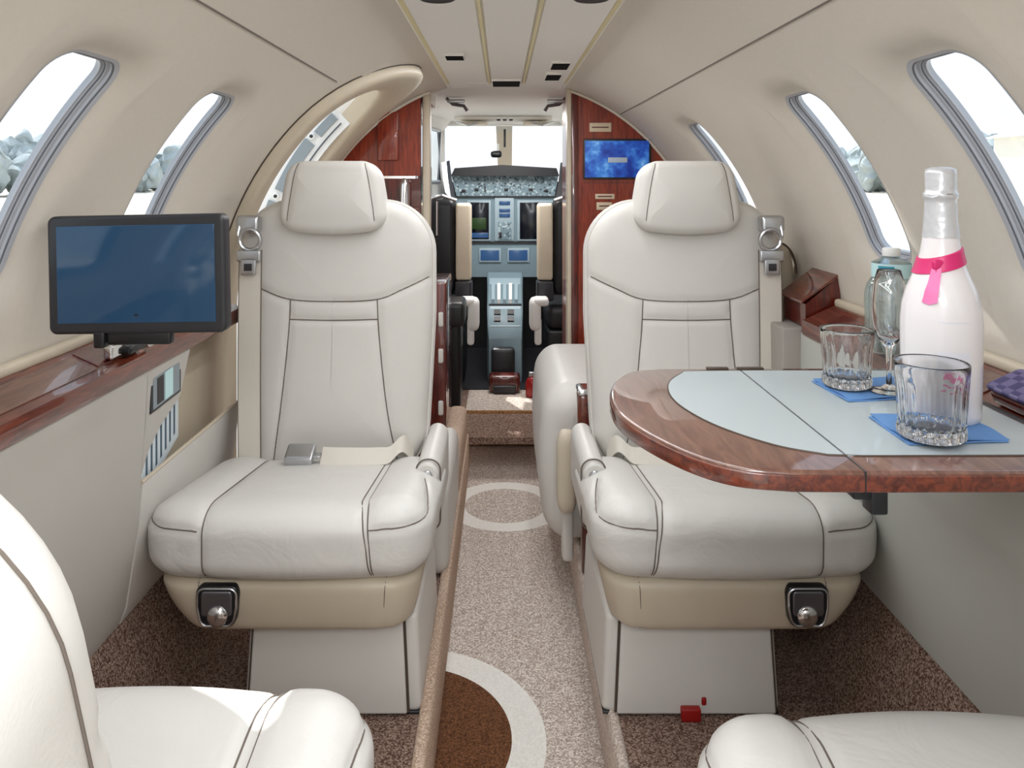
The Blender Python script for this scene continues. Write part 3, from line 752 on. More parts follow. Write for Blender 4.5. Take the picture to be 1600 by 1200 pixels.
# side-facing seat forward right
t = thing('side_facing_seat', 'rounded cream leather side seat beyond the right seat by the aisle', 'seat', (.35, 2.62, 0))
def wss(v):
    x, yy, z = v; k = max(0, (z - .2) / .3)
    return (x - .02 * math.sin(math.pi * min(1, z / .5)) * (1 if x < .3 else 0), yy, z)
vf = rbox((.350, 2.64, .242), (.235, .34, .24), (.075, .09, .09), 8, wss, .03)
mk('seat_body', vf, M['leather'], t)
mk('side_strap_panel', rbox((.165, 2.19, .275), (.028, .03, .115), (.02, .02, .05), 6), M['leather_tan'], t)
mk('side_panel_skirt', rbox((.172, 2.25, .075), (.016, .03, .075), .012, 4), M['leather'], t)
g = thing('armrest_post', 'glossy wooden armrest post with a chrome cap between the right seat and the side seat', 'armrest', (.235, 2.12, .2))
mk('post_body', rbox((.212, 2.15, .445), (.022, .035, .065), .012, 4), M['wood'], g)
mk('post_cap', rbox((.212, 2.15, .515), (.023, .036, .010), .009, 4), M['chrome'], g)
mk('post_stem', rbox((.215, 2.155, .20), (.012, .02, .19), .006, 3), M['wood_dark'], g)

# ---------------------------------------------------------------- outboard pocket beside the left seat
t = thing('map_pocket', 'cream leather literature pocket on the left side wall beside the seat', 'pocket', (-.71, 1.75, .25))
pr = [(-.720, .508), (-.712, .513), (-.7125, .50), (-.7195, .42), (-.7425, .27), (-.756, .237), (-.768, .237), (-.735, .40)]
mk('pocket_front', extr(pr, 1.501, 2.05), M['leather'], t, sharp=50)
mk('pocket_back', bx(-.790, -.772, 1.50, 2.16, .25, .727, .003), M['leather_tan'], t)
mk('pocket_hem', tube([(-.714, yy, .512) for yy in np.linspace(1.5, 2.05, 12)], .004, 6), M['leather_tan'], t)
c = thing('safety_card', 'white printed safety card tucked in the literature pocket under the control unit', 'card', (-.72, 1.62, .48))
CA, CB = Vector((-.722, 1.515, 0)), Vector((-.742, 1.735, 0)); dirc = (CB - CA)
def card_pt(a, z, o=0): p = CA + dirc * a; n_ = Vector((dirc.y, -dirc.x, 0)).normalized(); return (p.x + n_.x * o, p.y + n_.y * o, z)
def cquad(a0, a1, z0, z1, o0, o1, slope=.10):
    V = [card_pt(a, z + slope * a, o) for o in (o0, o1) for a, z in ((a0, z0), (a1, z0), (a1, z1), (a0, z1))]
    return V, [(0, 1, 2, 3)[::-1], (4, 5, 6, 7), (0, 1, 5, 4), (1, 2, 6, 5), (2, 3, 7, 6), (3, 0, 4, 7)]
mk('card_sheet', cquad(0, 1, .47, .60, -.001, .001, .055), mat('card', lin(214, 224, 230), .5), c, smooth=False)
ink = mat('card_ink', lin(66, 92, 112), .6)
for k in range(2): mk('picture_mark', cquad(.14 + .2 * k, .26 + .2 * k, .565, .592, .0012, .0018, .055), ink, c, smooth=False)
for k in range(7): mk('text_line', cquad(.10 + .125 * k, .14 + .125 * k, .49, .56 if k < 3 else .595, .0012, .0018, .055), ink, c, smooth=False)
u = thing('control_unit', 'square grey seat control unit set in the left side panel under the ledge', 'control panel', (-.705, 1.58, .68))
def cu(y0, y1, z0, z1, x0, x1, sk=.05):
    V = [(x, yy, z + (yy - 1.515) * sk) for x in (x0, x1) for yy, z in ((y0, z0), (y1, z0), (y1, z1), (y0, z1))]
    return V, [(0, 1, 2, 3), (4, 5, 6, 7)[::-1], (0, 1, 5, 4), (1, 2, 6, 5), (2, 3, 7, 6), (3, 0, 4, 7)]
mk('unit_frame', cu(1.515, 1.655, .640, .712, -.712, -.7022), M['bezel'], u, smooth=False)
mk('unit_face', cu(1.523, 1.647, .645, .707, -.704, -.7012), M['slot'], u, smooth=False)
mk('key_panel', cu(1.575, 1.612, .648, .704, -.702, -.7002), M['teal_l'], u, smooth=False)
mk('display', cu(1.54, 1.568, .650, .702, -.702, -.7002), M['bezel'], u, smooth=False)

# ---------------------------------------------------------------- monitor on the ledge
t = thing('monitor', 'black flat monitor with a blank bluish screen standing over the left ledge', 'monitor', (-.72, 1.48, .78))
MY = 1.192; s = F / MY
a = px3(212, 429, s); hw, hh = 141.5 / s, 93 / s
RM = Matrix.Translation((a[0], MY, a[1])) @ Matrix.Rotation(math.radians(-1.2), 4, 'Y') @ Matrix.Rotation(math.radians(-2), 4, 'Z')
mk('monitor_body', xf(pad(hw, hh, .026, .012, .006, 0, .02, None, 8, 20), RM), M['bezel'], t)
q = NB('screen'); q.b.inputs['Base Color'].default_value = lin(22, 42, 60); q.b.inputs['Roughness'].default_value = .10
q.b.inputs['Emission Color'].default_value = lin(32, 70, 102); q.b.inputs['Emission Strength'].default_value = .45
M['screen'] = q.m
sx, sz = hw - .0155, hh - .0165
mk('screen', xf(bx(-sx, sx, -.0012, .004, -sz + .001, sz + .001, .001), RM), M['screen'], t)
mk('button', xf(rbox((0, -.0012, -.062), (.003, .002, .0016), .001, 2), RM), M['black'], t)
mk('mount_bracket', join(xf(bx(-.05, .05, .004, .022, -hh - .018, -hh + .004, .004), RM), xf(bx(-.07, -.052, .0, .02, -hh - .022, -hh + .004, .004), RM)), M['black'], t)
b0 = RM @ Vector((0, .02, -hh - .004))
mk('arm', join(tube([b0, b0 + Vector((-.005, .08, .004)), (-.722, 1.45, .835)], .008, 10), tube([(-.722, 1.452, .845), (-.722, 1.452, .775)], .011, 14)), M['metal'], t)
mk('arm_base', rbox((-.722, 1.452, .784), (.026, .034, .008), .006, 3), M['black'], t)
mk('clamp', join(rbox((-.716, 1.395, .79), (.008, .02, .012), .004, 3), rbox((-.700, 1.50, .79), (.010, .016, .014), .005, 3)), M['chrome'], t)

# ---------------------------------------------------------------- folding table
TZ = .78
def table_outline(dd=0.0):
    base = [(.672, .848), (.40, .846), (.30, .848), (.245, .862), (.205, .90), (.170, .965), (.146, 1.04), (.141, 1.10), (.147, 1.17), (.165, 1.235), (.198, 1.288), (.25, 1.307), (.40, 1.309), (.672, 1.309)]
    pts = [Vector((p[0], p[1], 0)) for p in base]
    sm = interp(pts[2:12], 6); out = [pts[0], pts[1]] + sm + [pts[12], pts[13]]
    return [(p.x, p.y) for p in out][::-1]
def inset(c, d):
    c = np.array(c, float); nx = np.roll(c, -1, 0) - np.roll(c, 1, 0); nr = np.stack([nx[:, 1], -nx[:, 0]], 1); nr /= np.linalg.norm(nr, axis=1)[:, None]
    return [tuple(p) for p in c - nr * d]
def ccw(c):
    a = sum(c[i][0] * c[(i + 1) % len(c)][1] - c[(i + 1) % len(c)][0] * c[i][1] for i in range(len(c)))
    return c if a > 0 else c[::-1]
t = thing('folding_table', 'glossy wood edged pull-out table with a pale grey inlay on the right', 'table', (.42, 1.08, TZ - .03))
OL = ccw(table_outline())
mk('table_top', prism(OL, TZ - .024, TZ, .005, 4), M['wood_top'], t, sharp=50)
mk('edge_band', prism([(x, y) for x, y in ccw(inset(OL, -.0012))], TZ - .023, TZ - .004, .002, 2), M['wood'], t, sharp=50)
inl = [(.655, .895), (.40, .893), (.36, .897), (.31, .93), (.262, 1.00), (.236, 1.08), (.232, 1.15), (.247, 1.22), (.285, 1.285), (.40, 1.290), (.655, 1.290)]
ins = [inl[0], inl[1]] + [(p.x, p.y) for p in interp([Vector((a, b, 0)) for a, b in inl[2:9]], 6)] + [inl[9], inl[10]]
left = ccw([p for p in ins if p[0] <= .3785] + [(.3785, 1.290)] + [(.3785, .8945)])
left = ccw([(.3785, .8945)] + [p for p in ins if p[0] < .3785] + [(.3785, 1.2895)])
right = ccw([(.3815, .893), (.660, .895), (.660, 1.290), (.3815, 1.290)])
mk('inlay', prism(left, TZ - .002, TZ + .0012, 0), M['table_inlay'], t, smooth=False)
mk('inlay', prism(right, TZ - .002, TZ + .0012, 0), M['table_inlay'], t, smooth=False)
mk('fold_line', bx(.3792, .3808, .845, 1.3095, TZ - .024, TZ + .0006), M['bezel'], t, smooth=False)
mk('inlay_border', tube([(x, y, TZ + .0004) for x, y in ins], .0013, 6), M['piping'], t)
mk('hinge_bracket', join(rbox((.396, .858, TZ - .034), (.0095, .012, .014), .003, 3), rbox((.380, .860, TZ - .026), (.012, .012, .006), .003, 3)), M['black'], t)
mk('far_hinge', join(rbox((.345, 1.303, TZ + .001), (.018, .005, .002), .001, 2), rbox((.40, 1.303, TZ + .001), (.022, .005, .002), .001, 2)), M['piping'], t)
mk('table_arm', join(bx(.66, .705, .95, 1.20, TZ - .05, TZ - .024, .004), bx(.45, .67, 1.04, 1.10, TZ - .045, TZ - .024, .004)), M['metal'], t)
mk('table_end', bx(.664, .678, .85, 1.305, TZ - .024, TZ + .001, .003), M['bezel'], t)

# ---------------------------------------------------------------- drinks
TT = TZ + .0013
def napkin(label, pts, tilt):
    """two folded layers of cloth with slightly lifted edges"""
    g = thing('napkin', label, 'napkin', (pts[0][0], pts[0][1], TT), group='blue napkins on the table')
    P4 = [Vector((x, y, 0)) for x, y in pts]; n = 16
    def surf(z0, sh, amp, ph):
        def pt(i, j, z):
            a, b = i / n, j / n; p = P4[0] * (1 - a) * (1 - b) + P4[1] * a * (1 - b) + P4[2] * a * b + P4[3] * (1 - a) * b
            e_ = max(abs(2 * a - 1), abs(2 * b - 1)) ** 6
            return (p.x + sh, p.y + sh, z + amp * e_ * (1 + math.sin(9 * a + 7 * b + ph)))
        top = [[pt(i, j, z0 + .0011) for j in range(n + 1)] for i in range(n + 1)]; bot = [[pt(i, j, z0) for j in range(n + 1)] for i in range(n + 1)]
        V, Fc = loft(top, False); V2, F2 = loft(bot, False); k = len(V); V += V2; Fc += [tuple(q + k for q in f[::-1]) for f in F2]
        m = n + 1; rim = [i for i in range(m)] + [i * m + n for i in range(1, m)] + [n * m + j for j in range(n - 1, -1, -1)] + [i * m for i in range(n - 1, 0, -1)]
        for a, b in zip(rim, rim[1:] + rim[:1]): Fc.append((a, b, b + k, a + k))
        return V, Fc
    mk('cloth_layer', surf(TT, 0, .0006, 0), M['napkin'], g, sharp=60); mk('cloth_layer', surf(TT + .0013, .004, .0010, 1.3), M['napkin'], g, sharp=60)
    return g
def tp(px, py, z=TZ + .001): s_ = (py - 279) / (1.1 - z); return ((px - 785) / s_ + EYE.x, F / s_)
napkin('blue napkin lying under the far tumbler and the champagne flute', [tp(1268, 597), tp(1325, 629), tp(1432, 624), tp(1395, 594)], 0)
napkin('blue napkin lying under the tumbler nearest the camera', [tp(1357, 653), tp(1420, 697), tp(1576, 692), tp(1500, 650)], 0)
NT = TT + .0040
def tumbler(label, x, y, r, h):
    g = thing('tumbler', label, 'glass', (x, y, NT), group='cut crystal tumblers')
    rb = .86 * r
    def flute(a, z, rr):
        k = min(1, max(0, (h * .86 - z) / (h * .2))) * min(1, z / .004)
        return 1 - .07 * k * (abs(math.cos(a * 8)) ** 1.4) if rr > .93 * rb else 1
    prof = [(.001, 0), (rb * .8, 0), (rb * .97, .002)] + [(rb + (r - rb) * k / 28, .004 + (h - .006) * k / 28) for k in range(29)] + \
           [(r - .0008, h), (r - .0018, h)] + [(r - .0024 - (r - rb) * k / 10, h - .002 - (h - .018) * k / 10) for k in range(11)] + [(rb * .55, .0145), (.001, .014)]
    mk('glass_body', lathe(prof, (x, y, NT), 128, flute), M['glass'], g, sharp=180)
    # cut crystal wedges round the foot
    wd = []
    for k in range(18):
        a = 2 * math.pi * k / 18; c_, s_ = math.cos(a), math.sin(a); rr = rb + .0003
        wd.append(xf(rbox((0, 0, 0), (.0032, .0050, .008), (.003, .004, .0075), 3), Matrix.Translation((x + c_ * (rr - .001), y + s_ * (rr - .001), NT + .0105)) @ Matrix.Rotation(a, 4, 'Z')))
    o = mk('cut_facets', join(*wd), M['glass'], g)
    return g
x, y = tp(1323, 608); tumbler('cut crystal tumbler on the far blue napkin beside the champagne flute', x, y, .0385, .088)
x, y = tp(1455, 690); tumbler('cut crystal tumbler nearest the camera, in front of the white bottle', x, y, .042, .093)
x, y = tp(1389, 615)
g = thing('champagne_flute', 'empty clear champagne flute between the far tumbler and the white bottle', 'glass', (x, y, NT))
bp_ = [(.0165, .168), (.0215, .150), (.0240, .125), (.0240, .105), (.0215, .085), (.016, .069), (.008, .058), (.0045, .052)]
H_ = .010
prof = [(.001, 0), (.028, 0), (.0285, .0012), (.012, .004), (.0042, .010), (.0033, .03)] + [(a, b + H_) for a, b in bp_[::-1]] + [(.0158, .1695 + H_), (.0152, .168 + H_)] + [(max(.001, a - .0012), b + H_) for a, b in bp_[1:6]] + [(.006, .061 + H_), (.001, .0595 + H_)]
mk('flute_glass', lathe(prof, (x, y, NT), 48), M['glass'], g, sharp=180)
# champagne bottle
bxp, byp = tp(1470, 652); bz = TT
g = thing('champagne_bottle', 'tall white champagne bottle with a pink neck ribbon standing on the table', 'bottle', (bxp, byp, bz))
body = [(.001, .006), (.03, .001), (.043, 0), (.0465, .004), (.0475, .012), (.0490, .10), (.0492, .130), (.0470, .153), (.0415, .173), (.0335, .192), (.0285, .206), (.0250, .221), (.0222, .240), (.0200, .262), (.0188, .285), (.0184, .300), (.001, .301)]
bb = mk('bottle_body', lathe(body, (bxp, byp, bz), 64), M['bottle'], g, sharp=60)
foil = [(.0228, .2405), (.0206, .262), (.0194, .285), (.0192, .291), (.0212, .293), (.0215, .298), (.0196, .301), (.0190, .305), (.0192, .325), (.0184, .331), (.012, .334), (.001, .3345)]
mk('foil_cap', lathe(foil, (bxp, byp, bz), 48, lambda a, z, r: 1 + .012 * math.sin(a * 7 + z * 200)), M['foil'], g, sharp=60)
mk('foil_wire', tube([(bxp + .0205 * math.cos(a), byp + .0205 * math.sin(a), bz + .296 + .002 * math.sin(3 * a)) for a in np.linspace(0, 6.283, 40, endpoint=False)], .0011, 6, True), M['metal'], g)
def rad(z):
    for (r0, z0), (r1, z1) in zip(body[3:], body[4:]):
        if z0 <= z <= z1: return r0 + (r1 - r0) * (z - z0) / (z1 - z0)
    return .02
rings = []
for k in range(57):
    a = 2 * math.pi * k / 56; row = []
    zc = .2105 + .0085 * math.cos(a)          # the ribbon sits a little tilted
    for zz in (-.0105, -.0095, 0, .0095, .0105):
        z = zc + zz; r_ = rad(z) + (.0022 if abs(zz) < .010 else .0002); row.append((bxp + r_ * math.cos(a), byp + r_ * math.sin(a), bz + z))
    rings.append(row)
mk('neck_ribbon', loft(rings, False), M['pink'], g)
tail = []
for k in range(14):
    z = .202 - .0036 * k; a = math.radians(232 - .6 * k); wv = .010 + .0006 * k; r_ = rad(z) + .0025
    tail.append([(bxp + (r_ + .0006 * math.sin(j * 2 + k)) * math.cos(a + d), byp + (r_ + .0006 * math.sin(j * 2 + k)) * math.sin(a + d), bz + z + abs(d) * (.02 if k == 13 else 0)) for j, d in enumerate(np.linspace(-wv / r_ * .55, wv / r_ * .55, 5))])
mk('ribbon_tail', loft(tail, False), M['pink_l'], g)
mk('ribbon_knot', rbox((bxp - .0165, byp - .0235, bz + .206), (.008, .004, .007), .0038, 4), M['pink'], g)
lab = []
for k in range(21):
    a = math.radians(236 + 48 * k / 20); lab.append([(bxp + .0489 * math.cos(a), byp + .0489 * math.sin(a), bz + z) for z in (.018, .1, .135)])
mk('bottle_label', loft(lab, False), mat('bottle_label', lin(226, 226, 234), .3), g)
ms = []
for (z0, z1, a0, a1) in ((.060, .064, 246, 272), (.052, .0545, 250, 268), (.045, .047, 248, 270)):
    ms.append(loft([[(bxp + .0492 * math.cos(math.radians(a)), byp + .0492 * math.sin(math.radians(a)), bz + z) for z in (z0, z1)] for a in np.linspace(a0, a1, 12)], False))
mk('label_lines', join(*ms), M['pink_l'], g)
# water bottle on the right ledge
wx, wy = .690, 1.46
g = thing('water_bottle', 'squat clear blue water bottle with a teal label behind the far tumbler', 'bottle', (wx, wy, .772))
wz = .7745
wx = .716
wprof = [(.001, .004), (.030, 0), (.044, .001), (.047, .006), (.046, .03), (.047, .05), (.0455, .07), (.047, .09), (.046, .112), (.043, .126), (.036, .137), (.034, .140), (.034, .168), (.020, .176), (.014, .180)]
mk('bottle_body', lathe(wprof + [(.0128, .180), (.0128, .178), (.019, .174), (.032, .166), (.032, .140), (.041, .125), (.044, .11), (.0445, .03), (.042, .006), (.001, .0055)], (wx, wy, wz), 48), M['blueglass'], g)
mk('bottle_cap', lathe([(.001, .180), (.0155, .180), (.016, .183), (.016, .192), (.0145, .195), (.001, .195)], (wx, wy, wz), 32), M['white'], g)
lb_ = [[(wx + .0345 * math.cos(a), wy + .0345 * math.sin(a), wz + z) for z in (.141, .167)] for a in np.linspace(0, 2 * math.pi, 40)]
mk('bottle_label', loft(lb_, False), M['teal_l'], g)
for z0, z1 in ((.145, .153), (.157, .163)):
    mk('label_mark', loft([[(wx + .0350 * math.cos(a), wy + .0350 * math.sin(a), wz + z) for z in (z0, z1)] for a in np.linspace(math.radians(205), math.radians(252), 10)], False), M['teal'], g)
# purple case on the right ledge
q = NB('plaid'); c = q.coord((60, 60, 60)); ck = q.n('ShaderNodeTexChecker'); ck.inputs['Scale'].default_value = 1; q.l(c, ck.inputs['Vector'])
ck.inputs['Color1'].default_value = lin(62, 54, 104); ck.inputs['Color2'].default_value = lin(108, 98, 140)
q.l(ck.outputs[0], q.b.inputs['Base Color']); q.b.inputs['Roughness'].default_value = .4
g = thing('case', 'small purple and dark red case lying on the right ledge beside the table', 'case', (.7315, 1.055, .780))
CM = Matrix.Translation((.7315 - .419 * .0005, 1.055, .7802 + .908 * .0005)) @ Matrix.Rotation(-math.atan2(.030, .065), 4, 'Y')
mk('case_body', xf(rbox((0, 0, .0125), (.030, .085, .012), (.010, .012, .008), 5), CM), M['wood_dark'], g)
mk('case_lid', xf(rbox((0, 0, .029), (.0305, .0855, .0055), (.010, .012, .005), 5), CM), q.m, g)

# ---------------------------------------------------------------- cockpit
def cw(s):   # tapered cockpit wall with a side window
    x0, x1 = .66, .40; ya, yb = 3.16, 4.98
    X = lambda y: x0 + (x1 - x0) * (y - ya) / (yb - ya)
    def q_(y0, y1, z0, z1): return loft([[(s * X(y), y, z) for z in (z0, z1)] for y in (y0, y1)], False)
    def top(y0, y1): return loft([[(s * X(y), y, 1.40), (s * (X(y) - .06), y, 1.465), (0, y, 1.468)] for y in (y0, y1)], False)
    return join(q_(ya, yb, 0, 1.08), q_(ya, 4.30, 1.08, 1.40), q_(4.88, yb, 1.08, 1.40), top(ya, 4.5), top(4.5, yb)), X
for s, nm in ((-1, 'left'), (1, 'right')):
    vf, X = cw(s); struct('cockpit_wall_' + nm, vf, M['ceil'], sharp=30)
    t = thing('window_%d' % n, None, None, (s * X(4.6), 4.6, 1.24), kind='structure'); n += 1
    V = [(s * X(y), y, z) for y, z in ((4.30, 1.08), (4.88, 1.08), (4.88, 1.40), (4.30, 1.40))]
    mk('window_frame', join(tube([Vector(v) for v in V], .014, 8, True), tube([(s * X(4.58), 4.58, 1.08), (s * X(4.58), 4.58, 1.40)], .008, 8)), M['grey_trim'], t)
    mk('pane', (V, [(0, 1, 2, 3)]), M['pane'], t, smooth=False)
# windshield
def ws_pt(px, y): return ((px - 785) * y / F + EYE.x)
t = thing('windshield', None, None, (0, 5.0, 1.3), kind='structure')
WB, WT = (5.55, 1.12), (4.97, 1.445)
mk('frame', join(tube([(-.46, WT[0], WT[1] + .012), (.46, WT[0], WT[1] + .012)], .022, 8), bx(-.50, -.385, 4.97, 5.0, .9, 1.47, .004), bx(.405, .50, 4.97, 5.0, .9, 1.47, .004)), M['white'], t)
post = loft([[(-.058 + d, WT[0] - .01, 1.46), (.048 + d, WT[0] - .01, 1.46), (.048 + d, WT[0] + .02, 1.47), (-.058 + d, WT[0] + .02, 1.47)] for d in (0,)] +
            [[(-.045, 5.5, 1.10), (.050, 5.5, 1.10), (.050, 5.54, 1.10), (-.045, 5.54, 1.10)]])
mk('centre_post', post, M['leather_tan'], t, smooth=False)
mk('post_slot', bx(-.008, .006, 4.93, 4.965, 1.30, 1.415, .002), M['bezel'], t)
mk('pane', ([(-.60, WB[0], WB[1]), (.60, WB[0], WB[1]), (.46, WT[0], WT[1]), (-.46, WT[0], WT[1])], [(0, 1, 2, 3)]), M['pane'], t, smooth=False)
struct('firewall', bx(-.70, .70, 5.02, 5.05, 0, 1.08), M['black'], smooth=False)
struct('doorway_header', join(bx(-.30, .29, 2.99, 3.30, 1.468, 1.56), bx(-.80, -.30, 3.10, 3.30, 1.40, 1.56), bx(.29, .80, 3.16, 3.30, 1.40, 1.56)), M['ceil'], smooth=False)
g = thing('compass', 'small black compass hanging from the windshield centre post', 'compass', (-.06, 4.9, 1.19))
mk('compass_body', rbox((-.055, 4.93, 1.255), (.036, .03, .022), .018, 5), M['black'], g)
mk('compass_stem', bx(-.052, -.035, 4.93, 4.97, 1.27, 1.32, .003), M['white'], g)
mk('post_front', bx(-.052, .048, 4.965, 4.975, 1.20, 1.44, .003), M['leather_tan'], g) if False else None
struct('cockpit_mat', bx(-.36, .36, 4.04, 5.3, -.001, .004), M['bezel'], smooth=False)
struct('cockpit_header', bx(-.30, .28, 4.55, 4.90, 1.445, 1.466, .006), M['ceil'])
for k in range(3):
    o = mk('warning_lamp', xf(lathe([(.001, -.006), (.011, -.004), (.012, .004)], seg=20), Matrix.Translation((-.038 + .036 * k, 4.50, 1.440))), M['black'],
           label='%s of the three small dark lamps on the cockpit header' % ('leftmost', 'middle', 'rightmost')[k], cat='lamp', group='cockpit header lamps')
for s in (-1, 1):
    g = thing('sun_visor', 'folded cream sun visor at the %s of the cockpit ceiling' % ('left', 'right')[s > 0], 'visor', (s * .2, 4.4, 1.42))
    mk('visor_plate', rbox((s * .19, 4.62, 1.425), (.085, .10, .006), .005, 3), M['leather_tan'], g)
    mk('visor_arm', tube([(s * .28, 4.52, 1.43), (s * .22, 4.50, 1.41), (s * .16, 4.52, 1.425)], .006, 8), M['metal'], g)
    g = thing('grab_bracket', 'dark metal bracket at the upper %s corner of the cockpit doorway' % ('left', 'right')[s > 0], 'bracket', (s * .22, 3.4, 1.44))
    mk('bracket_bar', join(tube([(s * .27, 3.5, 1.462), (s * .24, 3.5, 1.435), (s * .19, 3.5, 1.428), (s * .175, 3.5, 1.405)], .008, 8)), M['pewter'], g)
    mk('bracket_plate', rbox((s * .225, 3.5, 1.448), (.04, .02, .008), .005, 3), M['metal'], g)
# instrument panel
PY = 4.80; sP = F / PY
q = NB('panel_face'); c = q.coord((1, 1, 1)); v_ = q.n('ShaderNodeTexVoronoi'); v_.inputs['Scale'].default_value = 95; q.l(c, v_.inputs['Vector'])
sc_ = q.n('ShaderNodeSeparateColor'); q.l(v_.outputs['Color'], sc_.inputs[0]); r_ = q.n('ShaderNodeValToRGB'); el = r_.color_ramp.elements; r_.color_ramp.interpolation = 'CONSTANT'
el[0].color = lin(60, 74, 84); el[1].position = .12; el[1].color = lin(120, 142, 152); z_ = el.new(.8); z_.color = lin(176, 194, 200)
q.l(sc_.outputs[0], r_.inputs[0]); q.l(r_.outputs[0], q.b.inputs['Base Color']); q.b.inputs['Roughness'].default_value = .5
M['panel_busy'] = q.m
M['panel'] = mat('panel_grey_blue', lin(126, 148, 158), .5)
M['panel_l'] = mat('panel_light', lin(160, 180, 190), .45)
M['lcd'] = mat('display_dark', lin(14, 20, 30), .12)
M['lcd_b'] = mat('display_blue', lin(34, 58, 92), .2, emit=lin(60, 100, 150), es=.35)
M['lcd_g'] = mat('display_green', lin(40, 66, 30), .3)
t = thing('instrument_panel', 'grey blue cockpit instrument panel with displays under the windshield', 'instrument panel', (0, PY, .5))
def trap(pts, y0, y1):
    P2 = [px3(a, b, sP) for a, b in pts]; return extr([(x, z) for x, z in P2][::-1], y0, y1)
mk('glareshield', join(trap([(706, 275), (712, 263), (785, 258), (868, 263), (872, 275)], PY - .10, PY + .25)), M['bezel'], t, sharp=30)
mk('upper_panel', trap([(706, 275), (872, 275), (866, 307), (714, 307)], PY - .03, PY + .05), M['panel_busy'], t, smooth=False)
mk('main_panel', trap([(712, 307), (868, 307), (868, 378), (712, 378)], PY - .02, PY + .05), M['panel'], t, smooth=False)
mk('lower_panel', trap([(722, 378), (856, 378), (850, 432), (730, 432)], PY - .025, PY + .05), M['panel'], t, smooth=False)
def pp(name, x0, y0, x1, y1, m, d=.03, par=t, r=.003):
    a = px3(x0, y1, sP); b = px3(x1, y0, sP); return mk(name, bx(a[0], b[0], PY - d - .008, PY - d + .01, a[1], b[1], r), m, par)
b_ = pp('panel_bezel', 730, 313, 767, 376, M['panel_l'], .022); pp('display', 733, 316, 764, 373, M['lcd'], .026, b_)
pp('display_picture', 738, 340, 760, 358, M['lcd_g'], .0275, b_); pp('display_picture', 735, 363, 763, 371, M['lcd_b'], .0275, b_)
b_ = pp('panel_bezel', 808, 313, 864, 376, M['panel_l'], .022); pp('display', 812, 316, 860, 373, M['lcd'], .026, b_)
b_ = pp('radio_stack', 773, 309, 803, 376, M['panel_l'], .024)
for a, b in ((314, 320), (326, 331), (333, 339)): pp('radio_window', 780, a, 797, b, M['lcd_b'], .030, b_)
pp('radio_block', 778, 346, 799, 374, M['panel_busy'], .029, b_); pp('knob', 780, 362, 784, 371, M['bezel'], .034, b_)
for x0 in (749, 793):
    b_ = pp('panel_bezel', x0, 387, x0 + 34, 409, M['panel_l'], .027); pp('display', x0 + 2, 390, x0 + 31, 406, M['lcd_b'], .031, b_)
for x0, y0 in ((722, 296), (742, 294), (757, 290), (788, 294), (826, 294), (850, 296)): pp('switch', x0, y0, x0 + (2 if x0 == 757 else 6), y0 + (10 if x0 == 757 else 4), M['bezel'], .032)
mk('panel_divider', trap([(712, 306), (868, 306), (868, 308.5), (712, 308.5)], PY - .034, PY), M['bezel'], t, smooth=False)
mk('panel_divider', trap([(722, 377), (856, 377), (856, 380), (722, 380)], PY - .034, PY), M['bezel'], t, smooth=False)
t = thing('centre_pedestal', 'grey blue throttle pedestal between the two pilot seats', 'pedestal', (0, 4.4, 0))
def ppz(px, z, y): return ((px - 785) * y / F + EYE.x, y, z)
sec = []
for (y, z, a, b) in ((4.72, .53, 761, 817), (4.50, .47, 762, 816), (4.30, .375, 761, 817), (4.22, .32, 762, 816), (4.18, .24, 764, 815)):
    l, r = ppz(a, z, y)[0], ppz(b, z, y)[0]; sec.append([(l, y, 0.0), (l, y, z - .01), (l + .008, y, z), (r - .008, y, z), (r, y, z - .01), (r, y, 0.0)])
vf = loft(sec, False); vf = (vf[0], vf[1] + [(24, 25, 26, 27, 28, 29)])
mk('pedestal_body', vf, M['panel'], t, sharp=30)
def on_ped(px0, py0, px1, py1, h, m, nm, par=t):
    # plate on the sloping top surface; intersect the pixel rays with the slope z = f(y)
    def at(px, py):
        for i in range(400):
            y = 4.18 + .54 * i / 399
            zt_ = np.interp(y, [4.18, 4.22, 4.30, 4.50, 4.72], [.24, .32, .375, .47, .53])
            if 279 + (1.1 - zt_) * F / y <= py: break
        return Vector(((px - 785) * y / F + EYE.x, y, zt_))
    c = [at(px0, py1), at(px1, py1), at(px1, py0), at(px0, py0)]
    V = [tuple(v + Vector((0, 0, -.004))) for v in c] + [tuple(v + Vector((0, 0, h))) for v in c]
    return mk(nm, (V, [(3, 2, 1, 0), (4, 5, 6, 7), (0, 1, 5, 4), (1, 2, 6, 5), (2, 3, 7, 6), (3, 0, 4, 7)]), m, par, smooth=False)
on_ped(765, 436, 813, 446, .006, M['panel_l'], 'top_plate')
for k in range(5): on_ped(768 + 9 * k, 448, 773 + 9 * k, 474, .022, M['white'] if k % 2 else M['panel_l'], 'lever')
on_ped(764, 476, 815, 478, .006, M['bezel'], 'plate_gap')
on_ped(766, 480, 813, 512, .005, M['panel_l'], 'keypad_plate')
for a, b in ((772, 486), (793, 486), (772, 497), (793, 497)): on_ped(a, b, a + 10, b + 7, .009, M['bezel'], 'key')
mk('pedestal_shadow_box', bx(-.075, .05, 4.10, 4.17, 0, .20, .02), M['bezel'], t)
